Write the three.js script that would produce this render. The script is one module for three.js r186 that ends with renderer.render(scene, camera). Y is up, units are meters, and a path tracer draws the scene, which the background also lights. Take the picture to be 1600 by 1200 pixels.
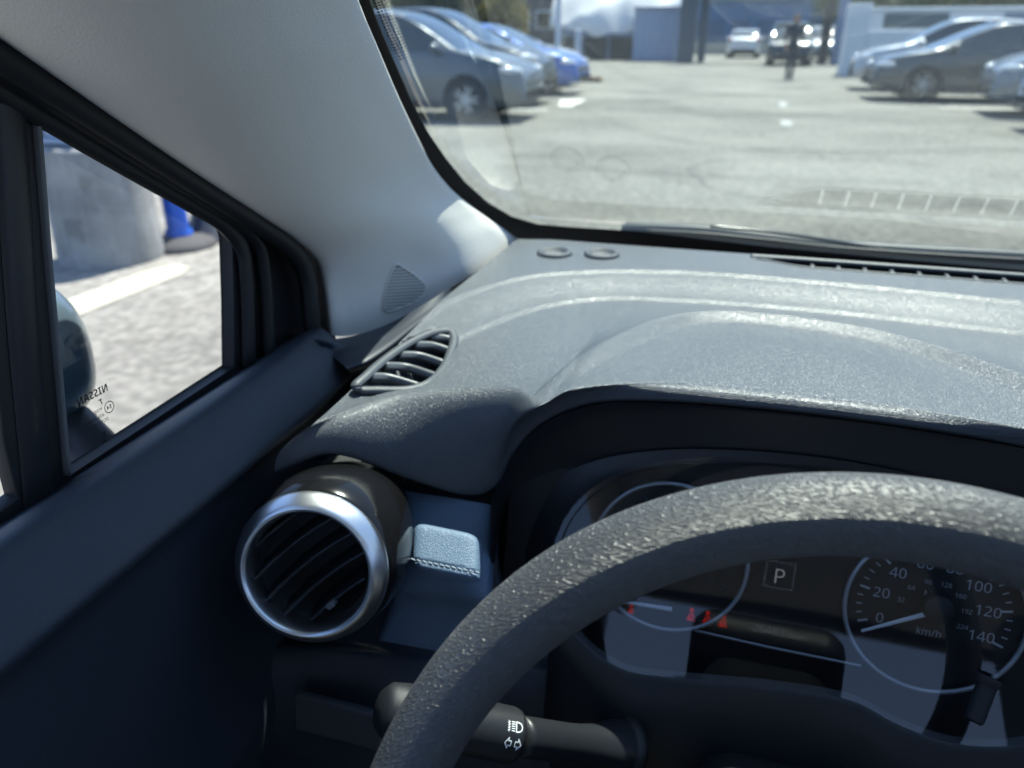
import * as THREE from 'three';
import { mergeGeometries, toCreasedNormals } from 'three/addons/utils/BufferGeometryUtils.js';
import { RoundedBoxGeometry } from 'three/addons/geometries/RoundedBoxGeometry.js';
import { MarchingCubes } from 'three/addons/objects/MarchingCubes.js';

// ---------------------------------------------------------------- camera, sky, sun, exposure
const EYE = 1.25, FOCAL = 1203, PITCH = 24.49 * Math.PI / 180, YAW = 16.8 * Math.PI / 180;
const scene = new THREE.Scene();
const camera = new THREE.PerspectiveCamera(2 * Math.atan(600 / FOCAL) * 180 / Math.PI, 4 / 3, 0.02, 400);
camera.rotation.order = 'YXZ';
camera.position.set(0, EYE, 0);
camera.rotation.set(-PITCH, YAW, 0);
camera.focus = 0.42;
camera.userData.fStop = 7.5;
camera.updateMatrixWorld(true);

const renderer = new THREE.WebGLRenderer({ antialias: true });
renderer.toneMapping = THREE.LinearToneMapping;
renderer.toneMappingExposure = 2.3;
renderer.shadowMap.enabled = true;

const SUN_AZ = 11 * Math.PI / 180, SUN_EL = 62 * Math.PI / 180;
const sunDir = new THREE.Vector3(Math.sin(SUN_AZ) * Math.cos(SUN_EL), Math.sin(SUN_EL), -Math.cos(SUN_AZ) * Math.cos(SUN_EL));
const sun = new THREE.DirectionalLight(new THREE.Color().setRGB(1, 0.96, 0.885), 5.0);
sun.position.copy(sunDir).multiplyScalar(60).add(new THREE.Vector3(0, 0, -12));
sun.target.position.set(0, 0, -12);
sun.castShadow = true;
sun.shadow.camera.left = sun.shadow.camera.bottom = -45; sun.shadow.camera.right = sun.shadow.camera.top = 45;
sun.shadow.camera.far = 160; sun.shadow.mapSize.set(4096, 4096);
scene.add(sun, sun.target);
{
  // clear sky: blue overhead, paler towards the horizon, a soft brightening round the sun
  const w = 512, h = 256, a = new Float32Array(w * h * 4);
  for (let j = 0; j < h; j++) for (let i = 0; i < w; i++) {
    const el = (j + 0.5) / h * Math.PI - Math.PI / 2, az = ((i + 0.5) / w - 0.5) * 2 * Math.PI;
    const d = [Math.cos(el) * Math.cos(az), Math.sin(el), Math.cos(el) * Math.sin(az)];
    const c = d[0] * sunDir.x + d[1] * sunDir.y + d[2] * sunDir.z;
    const s = Math.max(0, Math.sin(el)), k = Math.exp(-s * 3.4);
    const aur = 0.35 * Math.pow(Math.max(0, c), 22) + 0.12 * Math.pow(Math.max(0, c), 4);
    const col = [0.095 + 0.225 * k + aur, 0.190 + 0.265 * k + aur, 0.425 + 0.30 * k + aur * 0.95];
    const o = (j * w + i) * 4;
    for (let q = 0; q < 3; q++) a[o + q] = el < -0.02 ? [0.22, 0.22, 0.21][q] : col[q];
    a[o + 3] = 1;
  }
  const t = new THREE.DataTexture(a, w, h, THREE.RGBAFormat, THREE.FloatType);
  t.mapping = THREE.EquirectangularReflectionMapping; t.magFilter = THREE.LinearFilter; t.minFilter = THREE.LinearFilter; t.needsUpdate = true;
  scene.background = t; scene.environment = t;
}

// ---------------------------------------------------------------- helpers
let seed = 7;
const rnd = () => { seed = (seed * 1664525 + 1013904223) >>> 0; return seed / 4294967296; };
const V = (x, y, z) => new THREE.Vector3(x, y, z);
const lerp = (a, b, t) => a + (b - a) * t, clamp = (x, a = 0, b = 1) => Math.min(b, Math.max(a, x));
const sstep = (a, b, x) => { const t = clamp((x - a) / (b - a)); return t * t * (3 - 2 * t); };
// a pixel of the 1600 x 1200 photograph as a direction from the eye (car axes: x right, y up, -z ahead)
function ray(px, py) {
  const c = [(px - 800) / FOCAL, -(py - 600) / FOCAL, -1];
  const y = c[1] * Math.cos(PITCH) + c[2] * Math.sin(PITCH), z = -c[1] * Math.sin(PITCH) + c[2] * Math.cos(PITCH);
  return V(c[0] * Math.cos(YAW) + z * Math.sin(YAW), y, -c[0] * Math.sin(YAW) + z * Math.cos(YAW));
}
// points relative to the eye on a plane of known height, side distance or forward distance
const PY = (px, py, y) => { const r = ray(px, py); return r.multiplyScalar(y / r.y); };
const PX = (px, py, x) => { const r = ray(px, py); return r.multiplyScalar(x / r.x); };
const PZ = (px, py, z) => { const r = ray(px, py); return r.multiplyScalar(z / r.z); };
const PD = (px, py, d) => ray(px, py).multiplyScalar(d);
const PN = (px, py, p, n) => { const r = ray(px, py); return r.multiplyScalar(p.dot(n) / r.dot(n)); };
const G = (px, py) => { const p = PY(px, py, -EYE); p.y = 0; return p; };           // ground point, world
const WS_T = Math.tan(28 * Math.PI / 180), WS_P = V(0, -0.24, -0.99), WS_N = V(0, Math.cos(28 * Math.PI / 180), -Math.sin(28 * Math.PI / 180));
const PW = (px, py, off = 0) => PN(px, py, WS_P.clone().addScaledVector(WS_N, off), WS_N);

const used = {};
function numbered(n) { used[n] = (used[n] ?? -1) + 1; return used[n] ? n + '_' + String(used[n]).padStart(3, '0') : n; }
function shade(o) { o.traverse((m) => { if (m.isMesh) { m.castShadow = true; m.receiveShadow = true; } }); return o; }
function thing(name, label, category, group, pos = [0, 0, 0], turn = 0) {
  const o = new THREE.Group(); o.name = numbered(name); o.position.set(...pos); o.rotation.y = turn;
  o.userData = { label, category }; if (group) o.userData.group = group;
  scene.add(o); return o;
}
function part(parent, name, geo, mat, label) {
  const m = new THREE.Mesh(Array.isArray(geo) ? join(geo) : geo, mat); m.name = name; m.castShadow = m.receiveShadow = true;
  if (label) m.userData.label = label;
  parent.add(m); return m;
}
function join(list) {
  return mergeGeometries(list.map((g) => {
    let q = g.index ? g.toNonIndexed() : g.clone();
    for (const k of Object.keys(q.attributes)) if (!['position', 'normal', 'uv'].includes(k)) q.deleteAttribute(k);
    if (!q.attributes.uv) q.setAttribute('uv', new THREE.BufferAttribute(new Float32Array(q.attributes.position.count * 2), 2));
    if (!q.attributes.normal) q.computeVertexNormals();
    return q;
  }));
}
// rows of points -> smooth sheet, uv in metres
function sheet(rows, { skip, flip } = {}) {
  const n = rows.length, m = rows[0].length, pos = [], uv = [], idx = [];
  const cu = [0]; const mid = rows[n >> 1];
  const V0 = new Array(m).fill(0);
  for (let i = 0; i < n; i++) {
    let u = 0;
    for (let j = 0; j < m; j++) {
      const p = rows[i][j];
      if (j) u += p.distanceTo(rows[i][j - 1]);
      if (i) V0[j] += p.distanceTo(rows[i - 1][j]);
      pos.push(p.x, p.y, p.z); uv.push(u, V0[j]);
    }
  }
  for (let i = 0; i < n - 1; i++) for (let j = 0; j < m - 1; j++) {
    const a = i * m + j, b = a + 1, c = a + m, d = c + 1;
    if (skip && skip(rows[i][j].clone().add(rows[i][j + 1]).add(rows[i + 1][j]).add(rows[i + 1][j + 1]).multiplyScalar(0.25), i, j)) continue;
    if (flip) idx.push(a, b, c, b, d, c); else idx.push(a, c, b, b, c, d);
  }
  const g = new THREE.BufferGeometry();
  g.setAttribute('position', new THREE.Float32BufferAttribute(pos, 3)); g.setAttribute('uv', new THREE.Float32BufferAttribute(uv, 2));
  g.setIndex(idx); g.computeVertexNormals();
  if (!skip) return g;
  // keep only the points in use (normals were made with the neighbours that stay)
  const map = new Map(), np = [], nn = [], nu = [], ni = idx.map((k) => { if (!map.has(k)) { map.set(k, map.size); np.push(pos[3 * k], pos[3 * k + 1], pos[3 * k + 2]); nn.push(g.attributes.normal.getX(k), g.attributes.normal.getY(k), g.attributes.normal.getZ(k)); nu.push(uv[2 * k], uv[2 * k + 1]); } return map.get(k); });
  const c = new THREE.BufferGeometry(); c.setAttribute('position', new THREE.Float32BufferAttribute(np, 3)); c.setAttribute('normal', new THREE.Float32BufferAttribute(nn, 3)); c.setAttribute('uv', new THREE.Float32BufferAttribute(nu, 2)); c.setIndex(ni); return c;
}
const curve = (pts, n, closed = false) => new THREE.CatmullRomCurve3(pts, closed, 'centripetal').getPoints(n - 1);
const curveU = (pts, n) => { const c = new THREE.CatmullRomCurve3(pts, false, 'catmullrom', 0.5), o = []; for (let i = 0; i < n; i++) o.push(c.getPoint(i / (n - 1))); return o; };
function net(rows, nu, nv, opt) {
  const R = rows.map((r) => curveU(r, nu)), out = [];
  const cols = []; for (let j = 0; j < nu; j++) cols.push(curveU(R.map((r) => r[j]), nv));
  for (let i = 0; i < nv; i++) out.push(cols.map((c) => c[i]));
  return sheet(out, opt);
}
// sweep an oval along points; ra across, rb along "up"
function sweep(pts, ra, rb, { closed = false, sides = 14, up = V(0, 1, 0), caps = true } = {}) {
  const rows = [], n = pts.length;
  for (let i = 0; i < n; i++) {
    const t = pts[Math.min(n - 1, i + 1)].clone().sub(pts[Math.max(0, i - 1)]);
    if (closed) t.copy(pts[(i + 1) % (n - 1 || 1)]).sub(pts[(i - 1 + n - 1) % (n - 1)]);
    t.normalize();
    const s = t.clone().cross(up).normalize(), b = s.clone().cross(t).normalize();
    const A = typeof ra === 'function' ? ra(i / (n - 1)) : ra, B = typeof rb === 'function' ? rb(i / (n - 1)) : rb, row = [];
    for (let k = 0; k <= sides; k++) { const f = k / sides * Math.PI * 2; row.push(pts[i].clone().addScaledVector(s, Math.cos(f) * A).addScaledVector(b, Math.sin(f) * B)); }
    rows.push(row);
  }
  if (caps && !closed) { rows.unshift(rows[0].map(() => pts[0].clone())); rows.push(rows[rows.length - 1].map(() => pts[n - 1].clone())); }
  return sheet(rows, { flip: true });
}
function box(x, y, z, w, h, d, r = 0) { const g = r ? new RoundedBoxGeometry(w, h, d, 3, r) : new THREE.BoxGeometry(w, h, d); g.translate(x, y, z); return g; }
function aim(geo, at, axis, up = V(0, 1, 0)) {   // geometry built along +z is turned to axis and moved to at
  const z = axis.clone().normalize(), x = up.clone().cross(z).normalize(), y = z.clone().cross(x);
  geo.applyMatrix4(new THREE.Matrix4().makeBasis(x, y, z).setPosition(at)); return geo;
}
// (r, z) profile turned round the z axis
function turned(profile, seg = 64) { const g = new THREE.LatheGeometry(profile.map(([r, z]) => new THREE.Vector2(r, z)), seg); g.rotateX(Math.PI / 2); return g; }
function extrude(pts, depth, bevel = 0, holes = []) {
  const s = new THREE.Shape(pts.map((p) => new THREE.Vector2(p[0], p[1])));
  for (const h of holes) s.holes.push(new THREE.Path(h.map((p) => new THREE.Vector2(p[0], p[1]))));
  return new THREE.ExtrudeGeometry(s, { depth, bevelEnabled: bevel > 0, bevelSize: bevel, bevelThickness: bevel, bevelSegments: 3, curveSegments: 8 });
}
function inside(poly, x, z) {
  let c = false;
  for (let i = 0, j = poly.length - 1; i < poly.length; j = i++) {
    const [xi, zi] = poly[i], [xj, zj] = poly[j];
    if ((zi > z) !== (zj > z) && x < (xj - xi) * (z - zi) / (zj - zi) + xi) c = !c;
  }
  return c;
}
// ---------------------------------------------------------------- noise and textures
const P512 = []; { const s = 99; let q = s; const r = () => { q = (q * 1664525 + 1013904223) >>> 0; return q / 4294967296; }; for (let i = 0; i < 65536; i++) P512.push(r()); }
function vnoise(x, y, per) {   // value noise that repeats every per cells
  const xi = Math.floor(x), yi = Math.floor(y), fx = x - xi, fy = y - yi, u = fx * fx * (3 - 2 * fx), v = fy * fy * (3 - 2 * fy);
  const h = (a, b) => { a = ((a % per) + per) % per; b = ((b % per) + per) % per; return P512[(a * 251 + b * 1031 + per * 17) & 65535]; };
  return lerp(lerp(h(xi, yi), h(xi + 1, yi), u), lerp(h(xi, yi + 1), h(xi + 1, yi + 1), u), v);
}
function fbm(u, v, per, oct = 4) { let s = 0, a = 0.5, t = 0; for (let o = 0; o < oct; o++) { s += a * vnoise(u * per, v * per, per); t += a; a *= 0.5; per *= 2; } return s / t; }
function dataTex(size, fn, srgb, repeat = 1) {
  const a = new Uint8Array(size * size * 4);
  for (let j = 0; j < size; j++) for (let i = 0; i < size; i++) {
    const c = fn((i + 0.5) / size, (j + 0.5) / size), o = (j * size + i) * 4;
    if (typeof c === 'number') a[o] = a[o + 1] = a[o + 2] = clamp(c) * 255; else for (let k = 0; k < 3; k++) a[o + k] = clamp(c[k]) * 255;
    a[o + 3] = 255;
  }
  const t = new THREE.DataTexture(a, size, size); t.wrapS = t.wrapT = THREE.RepeatWrapping; t.magFilter = t.minFilter = THREE.LinearFilter;
  t.repeat.set(repeat, repeat); if (srgb) t.colorSpace = THREE.SRGBColorSpace; t.needsUpdate = true; return t;
}
// leather: cells parted by creases
function leather(size, cells, crease, repeat, stretch = 1) {
  const pt = []; for (let i = 0; i < cells * cells; i++) pt.push([rnd(), rnd(), rnd()]);
  return dataTex(size, (u, v) => {
    const wu = u + 0.35 / cells * (vnoise(u * cells, v * cells, cells) - 0.5), wv = v + 0.35 / cells * (vnoise(u * cells + 7, v * cells + 3, cells) - 0.5);
    const x = wu * cells, y = wv * cells, xi = Math.floor(x), yi = Math.floor(y); let f1 = 9, f2 = 9, hgt = 0;
    for (let a = -1; a <= 1; a++) for (let b = -1; b <= 1; b++) {
      const cx = xi + a, cy = yi + b, p = pt[((cx % cells) + cells) % cells + cells * (((cy % cells) + cells) % cells)];
      const dx = (cx + p[0] - x) * stretch, dy = cy + p[1] - y, d = Math.hypot(dx, dy);
      if (d < f1) { f2 = f1; f1 = d; hgt = p[2]; } else if (d < f2) f2 = d;
    }
    const e = sstep(0, crease, f2 - f1);
    return 0.1 + 0.62 * e + 0.13 * hgt * e + 0.12 * vnoise(u * cells * 4, v * cells * 4, cells * 4);
  }, false, repeat);
}
const T = {
  wheel: leather(1024, 38, 0.40, 1 / 0.074, 1.15),
  dash: leather(1024, 60, 0.6, 1 / 0.07),
  pad: leather(512, 26, 0.5, 1 / 0.05),
  grain: dataTex(512, (u, v) => 0.5 * vnoise(u * 128, v * 128, 128) + 0.3 * vnoise(u * 64, v * 64, 64) + 0.2 * vnoise(u * 256, v * 256, 256), false, 1 / 0.09),
  weave: dataTex(256, (u, v) => 0.5 + 0.25 * Math.sin(u * 2 * Math.PI * 40) * Math.sin(v * 2 * Math.PI * 40) + 0.25 * (vnoise(u * 64, v * 64, 64) - 0.5), false, 1 / 0.08),
  dust: dataTex(512, (u, v) => 0.42 + 0.25 * (fbm(u, v, 5, 4) - 0.5) + (vnoise(u * 200, v * 200, 200) > 0.93 ? 0.18 : 0), false, 1 / 0.25),
};
const rgb = (r, g, b) => new THREE.Color().setRGB(r, g, b);
const std = (o) => new THREE.MeshStandardMaterial({ side: THREE.DoubleSide, ...o });
const phy = (o) => new THREE.MeshPhysicalMaterial({ side: THREE.DoubleSide, ...o });
const M = {
  dash: phy({ color: rgb(0.064, 0.076, 0.091), roughness: 0.36, ior: 1.6, bumpMap: T.dash, bumpScale: 0.00026 }),
  dashPlain: std({ color: rgb(0.062, 0.072, 0.084), roughness: 0.5, bumpMap: T.grain, bumpScale: 0.00012 }),
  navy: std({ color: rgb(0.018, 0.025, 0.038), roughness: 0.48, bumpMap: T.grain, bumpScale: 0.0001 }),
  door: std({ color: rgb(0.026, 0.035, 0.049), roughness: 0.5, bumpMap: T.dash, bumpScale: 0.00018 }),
  pad: std({ color: rgb(0.12, 0.185, 0.275), roughness: 0.5, bumpMap: T.pad, bumpScale: 0.00022 }),
  thread: std({ color: rgb(0.3, 0.36, 0.42), roughness: 0.8 }),
  pillar: std({ color: rgb(0.80, 0.775, 0.71), roughness: 0.62, bumpMap: T.grain, bumpScale: 0.00025 }),
  headliner: std({ color: rgb(0.68, 0.68, 0.65), roughness: 0.95, bumpMap: T.weave, bumpScale: 0.0004 }),
  rubber: std({ color: rgb(0.012, 0.0125, 0.0135), roughness: 0.55 }),
  rubberGrey: std({ color: rgb(0.16, 0.165, 0.165), roughness: 0.5 }),
  blackPlastic: std({ color: rgb(0.014, 0.016, 0.019), roughness: 0.42, bumpMap: T.grain, bumpScale: 0.00008 }),
  gloss: phy({ color: rgb(0.008, 0.008, 0.009), roughness: 0.14, ior: 1.45 }),
  satin: std({ color: rgb(0.78, 0.80, 0.82), metalness: 1, roughness: 0.3 }),
  wheel: phy({ color: rgb(0.052, 0.055, 0.057), roughness: 0.47, ior: 1.85, bumpMap: T.wheel, bumpScale: 0.0008 }),
    frit: std({ color: rgb(0.006, 0.0065, 0.008), roughness: 0.95 }),
  vane: std({ color: rgb(0.11, 0.12, 0.13), roughness: 0.38 }),
  glass: phy({ color: rgb(0.86, 0.92, 0.89), transmission: 1, roughness: 0, ior: 1.52, thickness: 0 }),
  sideGlass: phy({ color: rgb(0.95, 0.965, 0.95), transmission: 1, roughness: 0, ior: 1.5, thickness: 0 }),
  lens: phy({ color: rgb(0.8, 0.82, 0.85), transmission: 1, roughness: 0, ior: 1.55, thickness: 0 }),
  denim: std({ color: rgb(0.10, 0.17, 0.32), roughness: 0.95, bumpMap: T.weave, bumpScale: 0.0006 }),
  seat: std({ color: rgb(0.2, 0.21, 0.23), roughness: 0.9, bumpMap: T.weave, bumpScale: 0.0006 }),
  carpet: std({ color: rgb(0.06, 0.06, 0.062), roughness: 1 }),
  bodyBlue: phy({ color: rgb(0.10, 0.15, 0.18), metalness: 0.35, roughness: 0.35, clearcoat: 0.9, clearcoatRoughness: 0.08 }),
  white: std({ color: rgb(0.75, 0.77, 0.8), roughness: 0.5 }),
};
T.film = dataTex(512, (u, v) => 0.935 + 0.05 * (fbm(u, v, 6, 4) - 0.5) - (vnoise(u * 180, v * 180, 180) > 0.94 ? 0.03 : 0), false, 1 / 0.3);
M.windshield = phy({ color: rgb(0.81, 0.90, 0.845), transmission: 1, transmissionMap: T.film, roughness: 0, ior: 1.74, thickness: 0 });

// ================================================================ the setting: ground
{
  // one sheet to the horizon; its print: worn asphalt with stains, patches, cracks (uv in metres over 60 m)
  const S = 2048, SPAN = 60, cv = document.createElement('canvas'); cv.width = cv.height = S;
  const cx = cv.getContext('2d'), im = cx.createImageData(S, S);
  for (let j = 0; j < S; j++) for (let i = 0; i < S; i++) {
    const u = i / S, v = j / S;
    const big = fbm(u, v, 14, 5), mid = fbm(u + 0.37, v + 0.11, 60, 3), fine = P512[(i * 7919 + j * 104729) & 65535];
    let g = 130 + 24 * (big - 0.5) + 36 * (mid - 0.5) + 46 * (fine - 0.5);
    const st = sstep(0.62, 0.74, fbm(u + 0.71, v + 0.53, 40, 4)); g -= 14 * st;
    const o = (j * S + i) * 4; im.data[o] = g * 1.0; im.data[o + 1] = g * 0.995; im.data[o + 2] = g * 0.965; im.data[o + 3] = 255;
  }
  cx.putImageData(im, 0, 0);
  const X = (x) => (x / SPAN + 0.5) * S, Z = (z) => (0.75 + z / SPAN) * S;   // world -> canvas (canvas covers x -30..30, z -45..15)
  // seams and repair bands across the aisle, oil spots, cracks
  cx.globalAlpha = 0.17; cx.fillStyle = '#3c3c3a';
  for (const [x0, z0, x1, z1, w] of [[-2.6, -14.8, 9, -14.0, 1.2], [-1.6, -7.9, 1.6, -8.0, 0.3], [0.2, -7.35, 6, -6.75, 0.75], [-3, -19.3, 4, -19.5, 0.9]]) {
    cx.lineWidth = w / SPAN * S; cx.strokeStyle = '#3c3c3a'; cx.beginPath(); cx.moveTo(X(x0), Z(z0)); cx.quadraticCurveTo(X((x0 + x1) / 2), Z((z0 + z1) / 2 + 0.35), X(x1), Z(z1)); cx.stroke();
  }
  for (let k = 0; k < 90; k++) { cx.globalAlpha = 0.08 + 0.2 * rnd(); cx.beginPath(); cx.ellipse(X(-9 + 18 * rnd()), Z(-30 + 32 * rnd()), 1 + 7 * rnd(), 1 + 5 * rnd(), rnd() * 3, 0, 7); cx.fill(); }
  cx.strokeStyle = '#2c2c2a';
  for (let k = 0; k < 60; k++) {
    let x = -10 + 20 * rnd(), z = -32 + 34 * rnd(), a = rnd() * 6.3; cx.globalAlpha = 0.35; cx.lineWidth = 0.6 + rnd(); cx.beginPath(); cx.moveTo(X(x), Z(z));
    for (let q = 0; q < 14; q++) { a += (rnd() - 0.5) * 0.9; x += Math.cos(a) * 0.25; z += Math.sin(a) * 0.25; cx.lineTo(X(x), Z(z)); } cx.stroke();
  }
  cx.globalAlpha = 0.5; cx.lineWidth = 1.4; cx.beginPath(); cx.moveTo(X(-2.1), Z(-2.9)); cx.lineTo(X(-2.5), Z(-3.4)); cx.lineTo(X(-2.45), Z(-3.9)); cx.lineTo(X(-2.9), Z(-4.6)); cx.stroke();
  cx.globalAlpha = 1;
  const t = new THREE.CanvasTexture(cv); t.colorSpace = THREE.SRGBColorSpace; t.wrapS = t.wrapT = THREE.RepeatWrapping;
  const g = new THREE.PlaneGeometry(500, 500); g.rotateX(-Math.PI / 2);
  const p = g.attributes.position, uv = g.attributes.uv;
  for (let i = 0; i < p.count; i++) uv.setXY(i, p.getX(i) / SPAN + 0.5, 1 - (0.75 + p.getZ(i) / SPAN));
  const gm = new THREE.Mesh(g, std({ map: t, color: rgb(0.80, 0.785, 0.745), roughness: 0.93, bumpMap: T.grain, bumpScale: 0.004 }));
  gm.name = 'asphalt_ground'; gm.userData = { kind: 'structure' }; gm.receiveShadow = true; scene.add(gm);
}
function marking(name, pts, y, col, label) {   // worn paint, a thin sheet 4 mm over the asphalt
  const s = new THREE.Shape(pts.map((p) => new THREE.Vector2(p[0], -p[1]))), g = new THREE.ShapeGeometry(s); g.rotateX(-Math.PI / 2); g.translate(0, y, 0);
  const m = new THREE.Mesh(g, std({ color: col, roughness: 0.8 })); m.name = numbered(name); m.userData = { kind: 'structure', label }; m.receiveShadow = true; scene.add(m);
}
marking('stall_line', [[-3.29, -2.2], [-3.05, -2.2], [-3.02, -3.5], [-3.07, -3.66], [-3.2, -3.68], [-3.27, -3.5]], 0.005, rgb(0.4, 0.385, 0.31), 'cream painted line beside the concrete lamp base');
marking('stall_line', [[-3.6, -14.9], [-3.35, -14.9], [-3.4, -16.6], [-3.95, -16.6]], 0.005, rgb(0.62, 0.62, 0.58), 'white painted patch by the grey hatchback bumper');
marking('stall_line', [[-9, -14.05], [-3.6, -14.05], [-3.6, -14.2], [-9, -14.2]], 0.005, rgb(0.6, 0.6, 0.56), 'white bay line between parked cars');
marking('stall_line', [[3.2, -16.6], [9, -16.6], [9, -16.75], [3.2, -16.75]], 0.005, rgb(0.6, 0.6, 0.56), 'white bay line beside the dark sedan');
marking('lane_dash', [[0.36, -12.6], [0.52, -12.6], [0.52, -13.5], [0.36, -13.5]], 0.005, rgb(0.33, 0.335, 0.32), 'short worn white dash in the aisle');
marking('lane_dash', [[0.38, -16.0], [0.52, -16.0], [0.52, -17.2], [0.38, -17.2]], 0.005, rgb(0.33, 0.335, 0.32), 'second worn white dash in the aisle');

// ================================================================ the car the picture is taken from
const car = thing('crossover_car', 'cabin of a blue-grey crossover with charcoal dashboard and steering wheel', 'car');
const up1 = (g) => { g.translate(0, EYE, 0); return g; };                       // eye-relative -> world
const cpart = (name, geo, mat, label, parent = car) => part(parent, name, up1(Array.isArray(geo) ? join(geo) : geo), mat, label);
const MIRX = 0.074, mir = (p) => V(2 * MIRX - p.x, p.y, p.z);

// ---------------------------------------------------------------- dashboard top
const colA = [], colT = [], colL = [];
{
  const t = [[492, 660, -0.250], [572, 630, -0.250], [650, 612, -0.248], [735, 604, -0.244], [806, 606, -0.238], [846, 628, -0.229], [895, 607, -0.2275], [980, 597, -0.226], [1080, 597, -0.2255], [1200, 607, -0.2255], [1330, 624, -0.226], [1470, 645, -0.226], [1600, 668, -0.2265]];
  const l = [[430, 738, -0.40], [520, 708, -0.424], [640, 748, -0.457], [728, 772, -0.476], [772, 758, -0.482], [801, 705, -0.486], [850, 656, -0.485], [930, 627, -0.495], [1050, 625, -0.50], [1200, 637, -0.503], [1330, 652, -0.505], [1470, 672, -0.505], [1600, 695, -0.505]];
  for (let i = 0; i < t.length; i++) { colT.push(PY(...t[i])); colL.push(PZ(...l[i])); }
  for (const k of [7, 6, 5, 4, 3]) { colT.push(mir(colT[k])); colL.push(mir(colL[k])); }
  for (const x of [0.42, 0.75, 1.17]) { colT.push(V(x, -0.236, -0.46)); colL.push(V(x, -0.285, -0.43)); }
  const n = colT.length;
  for (let i = 0; i < n; i++) colA.push(V(i === 0 ? -0.27 : lerp(-0.27, colT[i].x, clamp(i / 4)) , -0.2365, i === 0 ? -0.918 : -0.928));
  colA[1].x = -0.225; colA[2].x = -0.18; colA[3].x = -0.145; colA[4].x = -0.12; colA[5].x = -0.095; colA[6].x = -0.07; colA[7].x = -0.045; colA[8].x = 0;
}
const polyXZ = (pts, n) => curve(pts, n).map((p) => [p.x, p.z]);
const ridgeBack = polyXZ([V(-0.27, 0, -0.30), ...[[548, 588], [615, 529], [700, 469], [820, 431], [900, 423], [1050, 422], [1300, 440], [1600, 470]].map(([a, b]) => PY(a, b, -0.235)), V(0.7, 0, -0.80), V(1.3, 0, -0.74)], 120);
const ridgeFront = polyXZ([V(-0.24, 0, -0.30), ...[[560, 598], [620, 553], [720, 501], [850, 453], [950, 441], [1100, 446], [1300, 461], [1600, 491]].map(([a, b]) => PY(a, b, -0.2335)), V(0.7, 0, -0.735), V(1.3, 0, -0.67)], 120);
const crestPts = [[812, 618], [835, 600], [870, 573], [920, 545], [980, 511], [1030, 488], [1080, 474.5], [1140, 471], [1220, 477], [1300, 487], [1400, 507], [1480, 532], [1560, 565], [1600, 583]].map(([a, b]) => PY(a, b, -0.222));
const crest = polyXZ([V(-0.12, 0, -0.40), ...crestPts, V(0.235, 0, -0.50), V(0.262, 0, -0.42)], 120);
function sdist(poly, x, z) {   // signed distance; positive on the driver's side of a curve drawn left to right
  let best = 9, sg = 1;
  for (let i = 0; i < poly.length - 1; i++) {
    const [ax, az] = poly[i], [bx, bz] = poly[i + 1], dx = bx - ax, dz = bz - az, k = clamp(((x - ax) * dx + (z - az) * dz) / (dx * dx + dz * dz));
    const ex = x - ax - k * dx, ez = z - az - k * dz, d = ex * ex + ez * ez;
    if (d < best) { best = d; sg = dx * ez - dz * ex >= 0 ? 1 : -1; }
  }
  return Math.sqrt(best) * sg;
}
function dashY(x, z) {
  const hb = sdist(ridgeBack, x, z), hf = sdist(ridgeFront, x, z), dc = sdist(crest, x, z);
  // shelf by the glass, a band that falls towards the driver, the main field, the hood rising to its crest
  const w = Math.max(0.02, hb - hf), b = hb / w;
  let y = -0.2355 - 0.0135 * sstep(-0.12, 1.12, b) - 0.0020 * sstep(-0.004, 0.005, hb) - 0.0020 * sstep(-0.005, 0.005, hf) + 0.014 * clamp(hf - 0.01, 0, 0.2);
  const ds = Math.sqrt(dc * dc + 0.000012) - 0.00346;   // rounded over about 5 mm
  y += dc < 0 ? 0.0215 * Math.exp(-ds / 0.022) : 0.0215 - 0.0066 * sstep(-0.003, 0.021, dc) + 0.0066 * sstep(-0.003, 0.021, 0) + 0.006 * sstep(0.03, 0.10, dc) - 0.010 * Math.min(ds, 0.12);
  return y;
}
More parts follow.
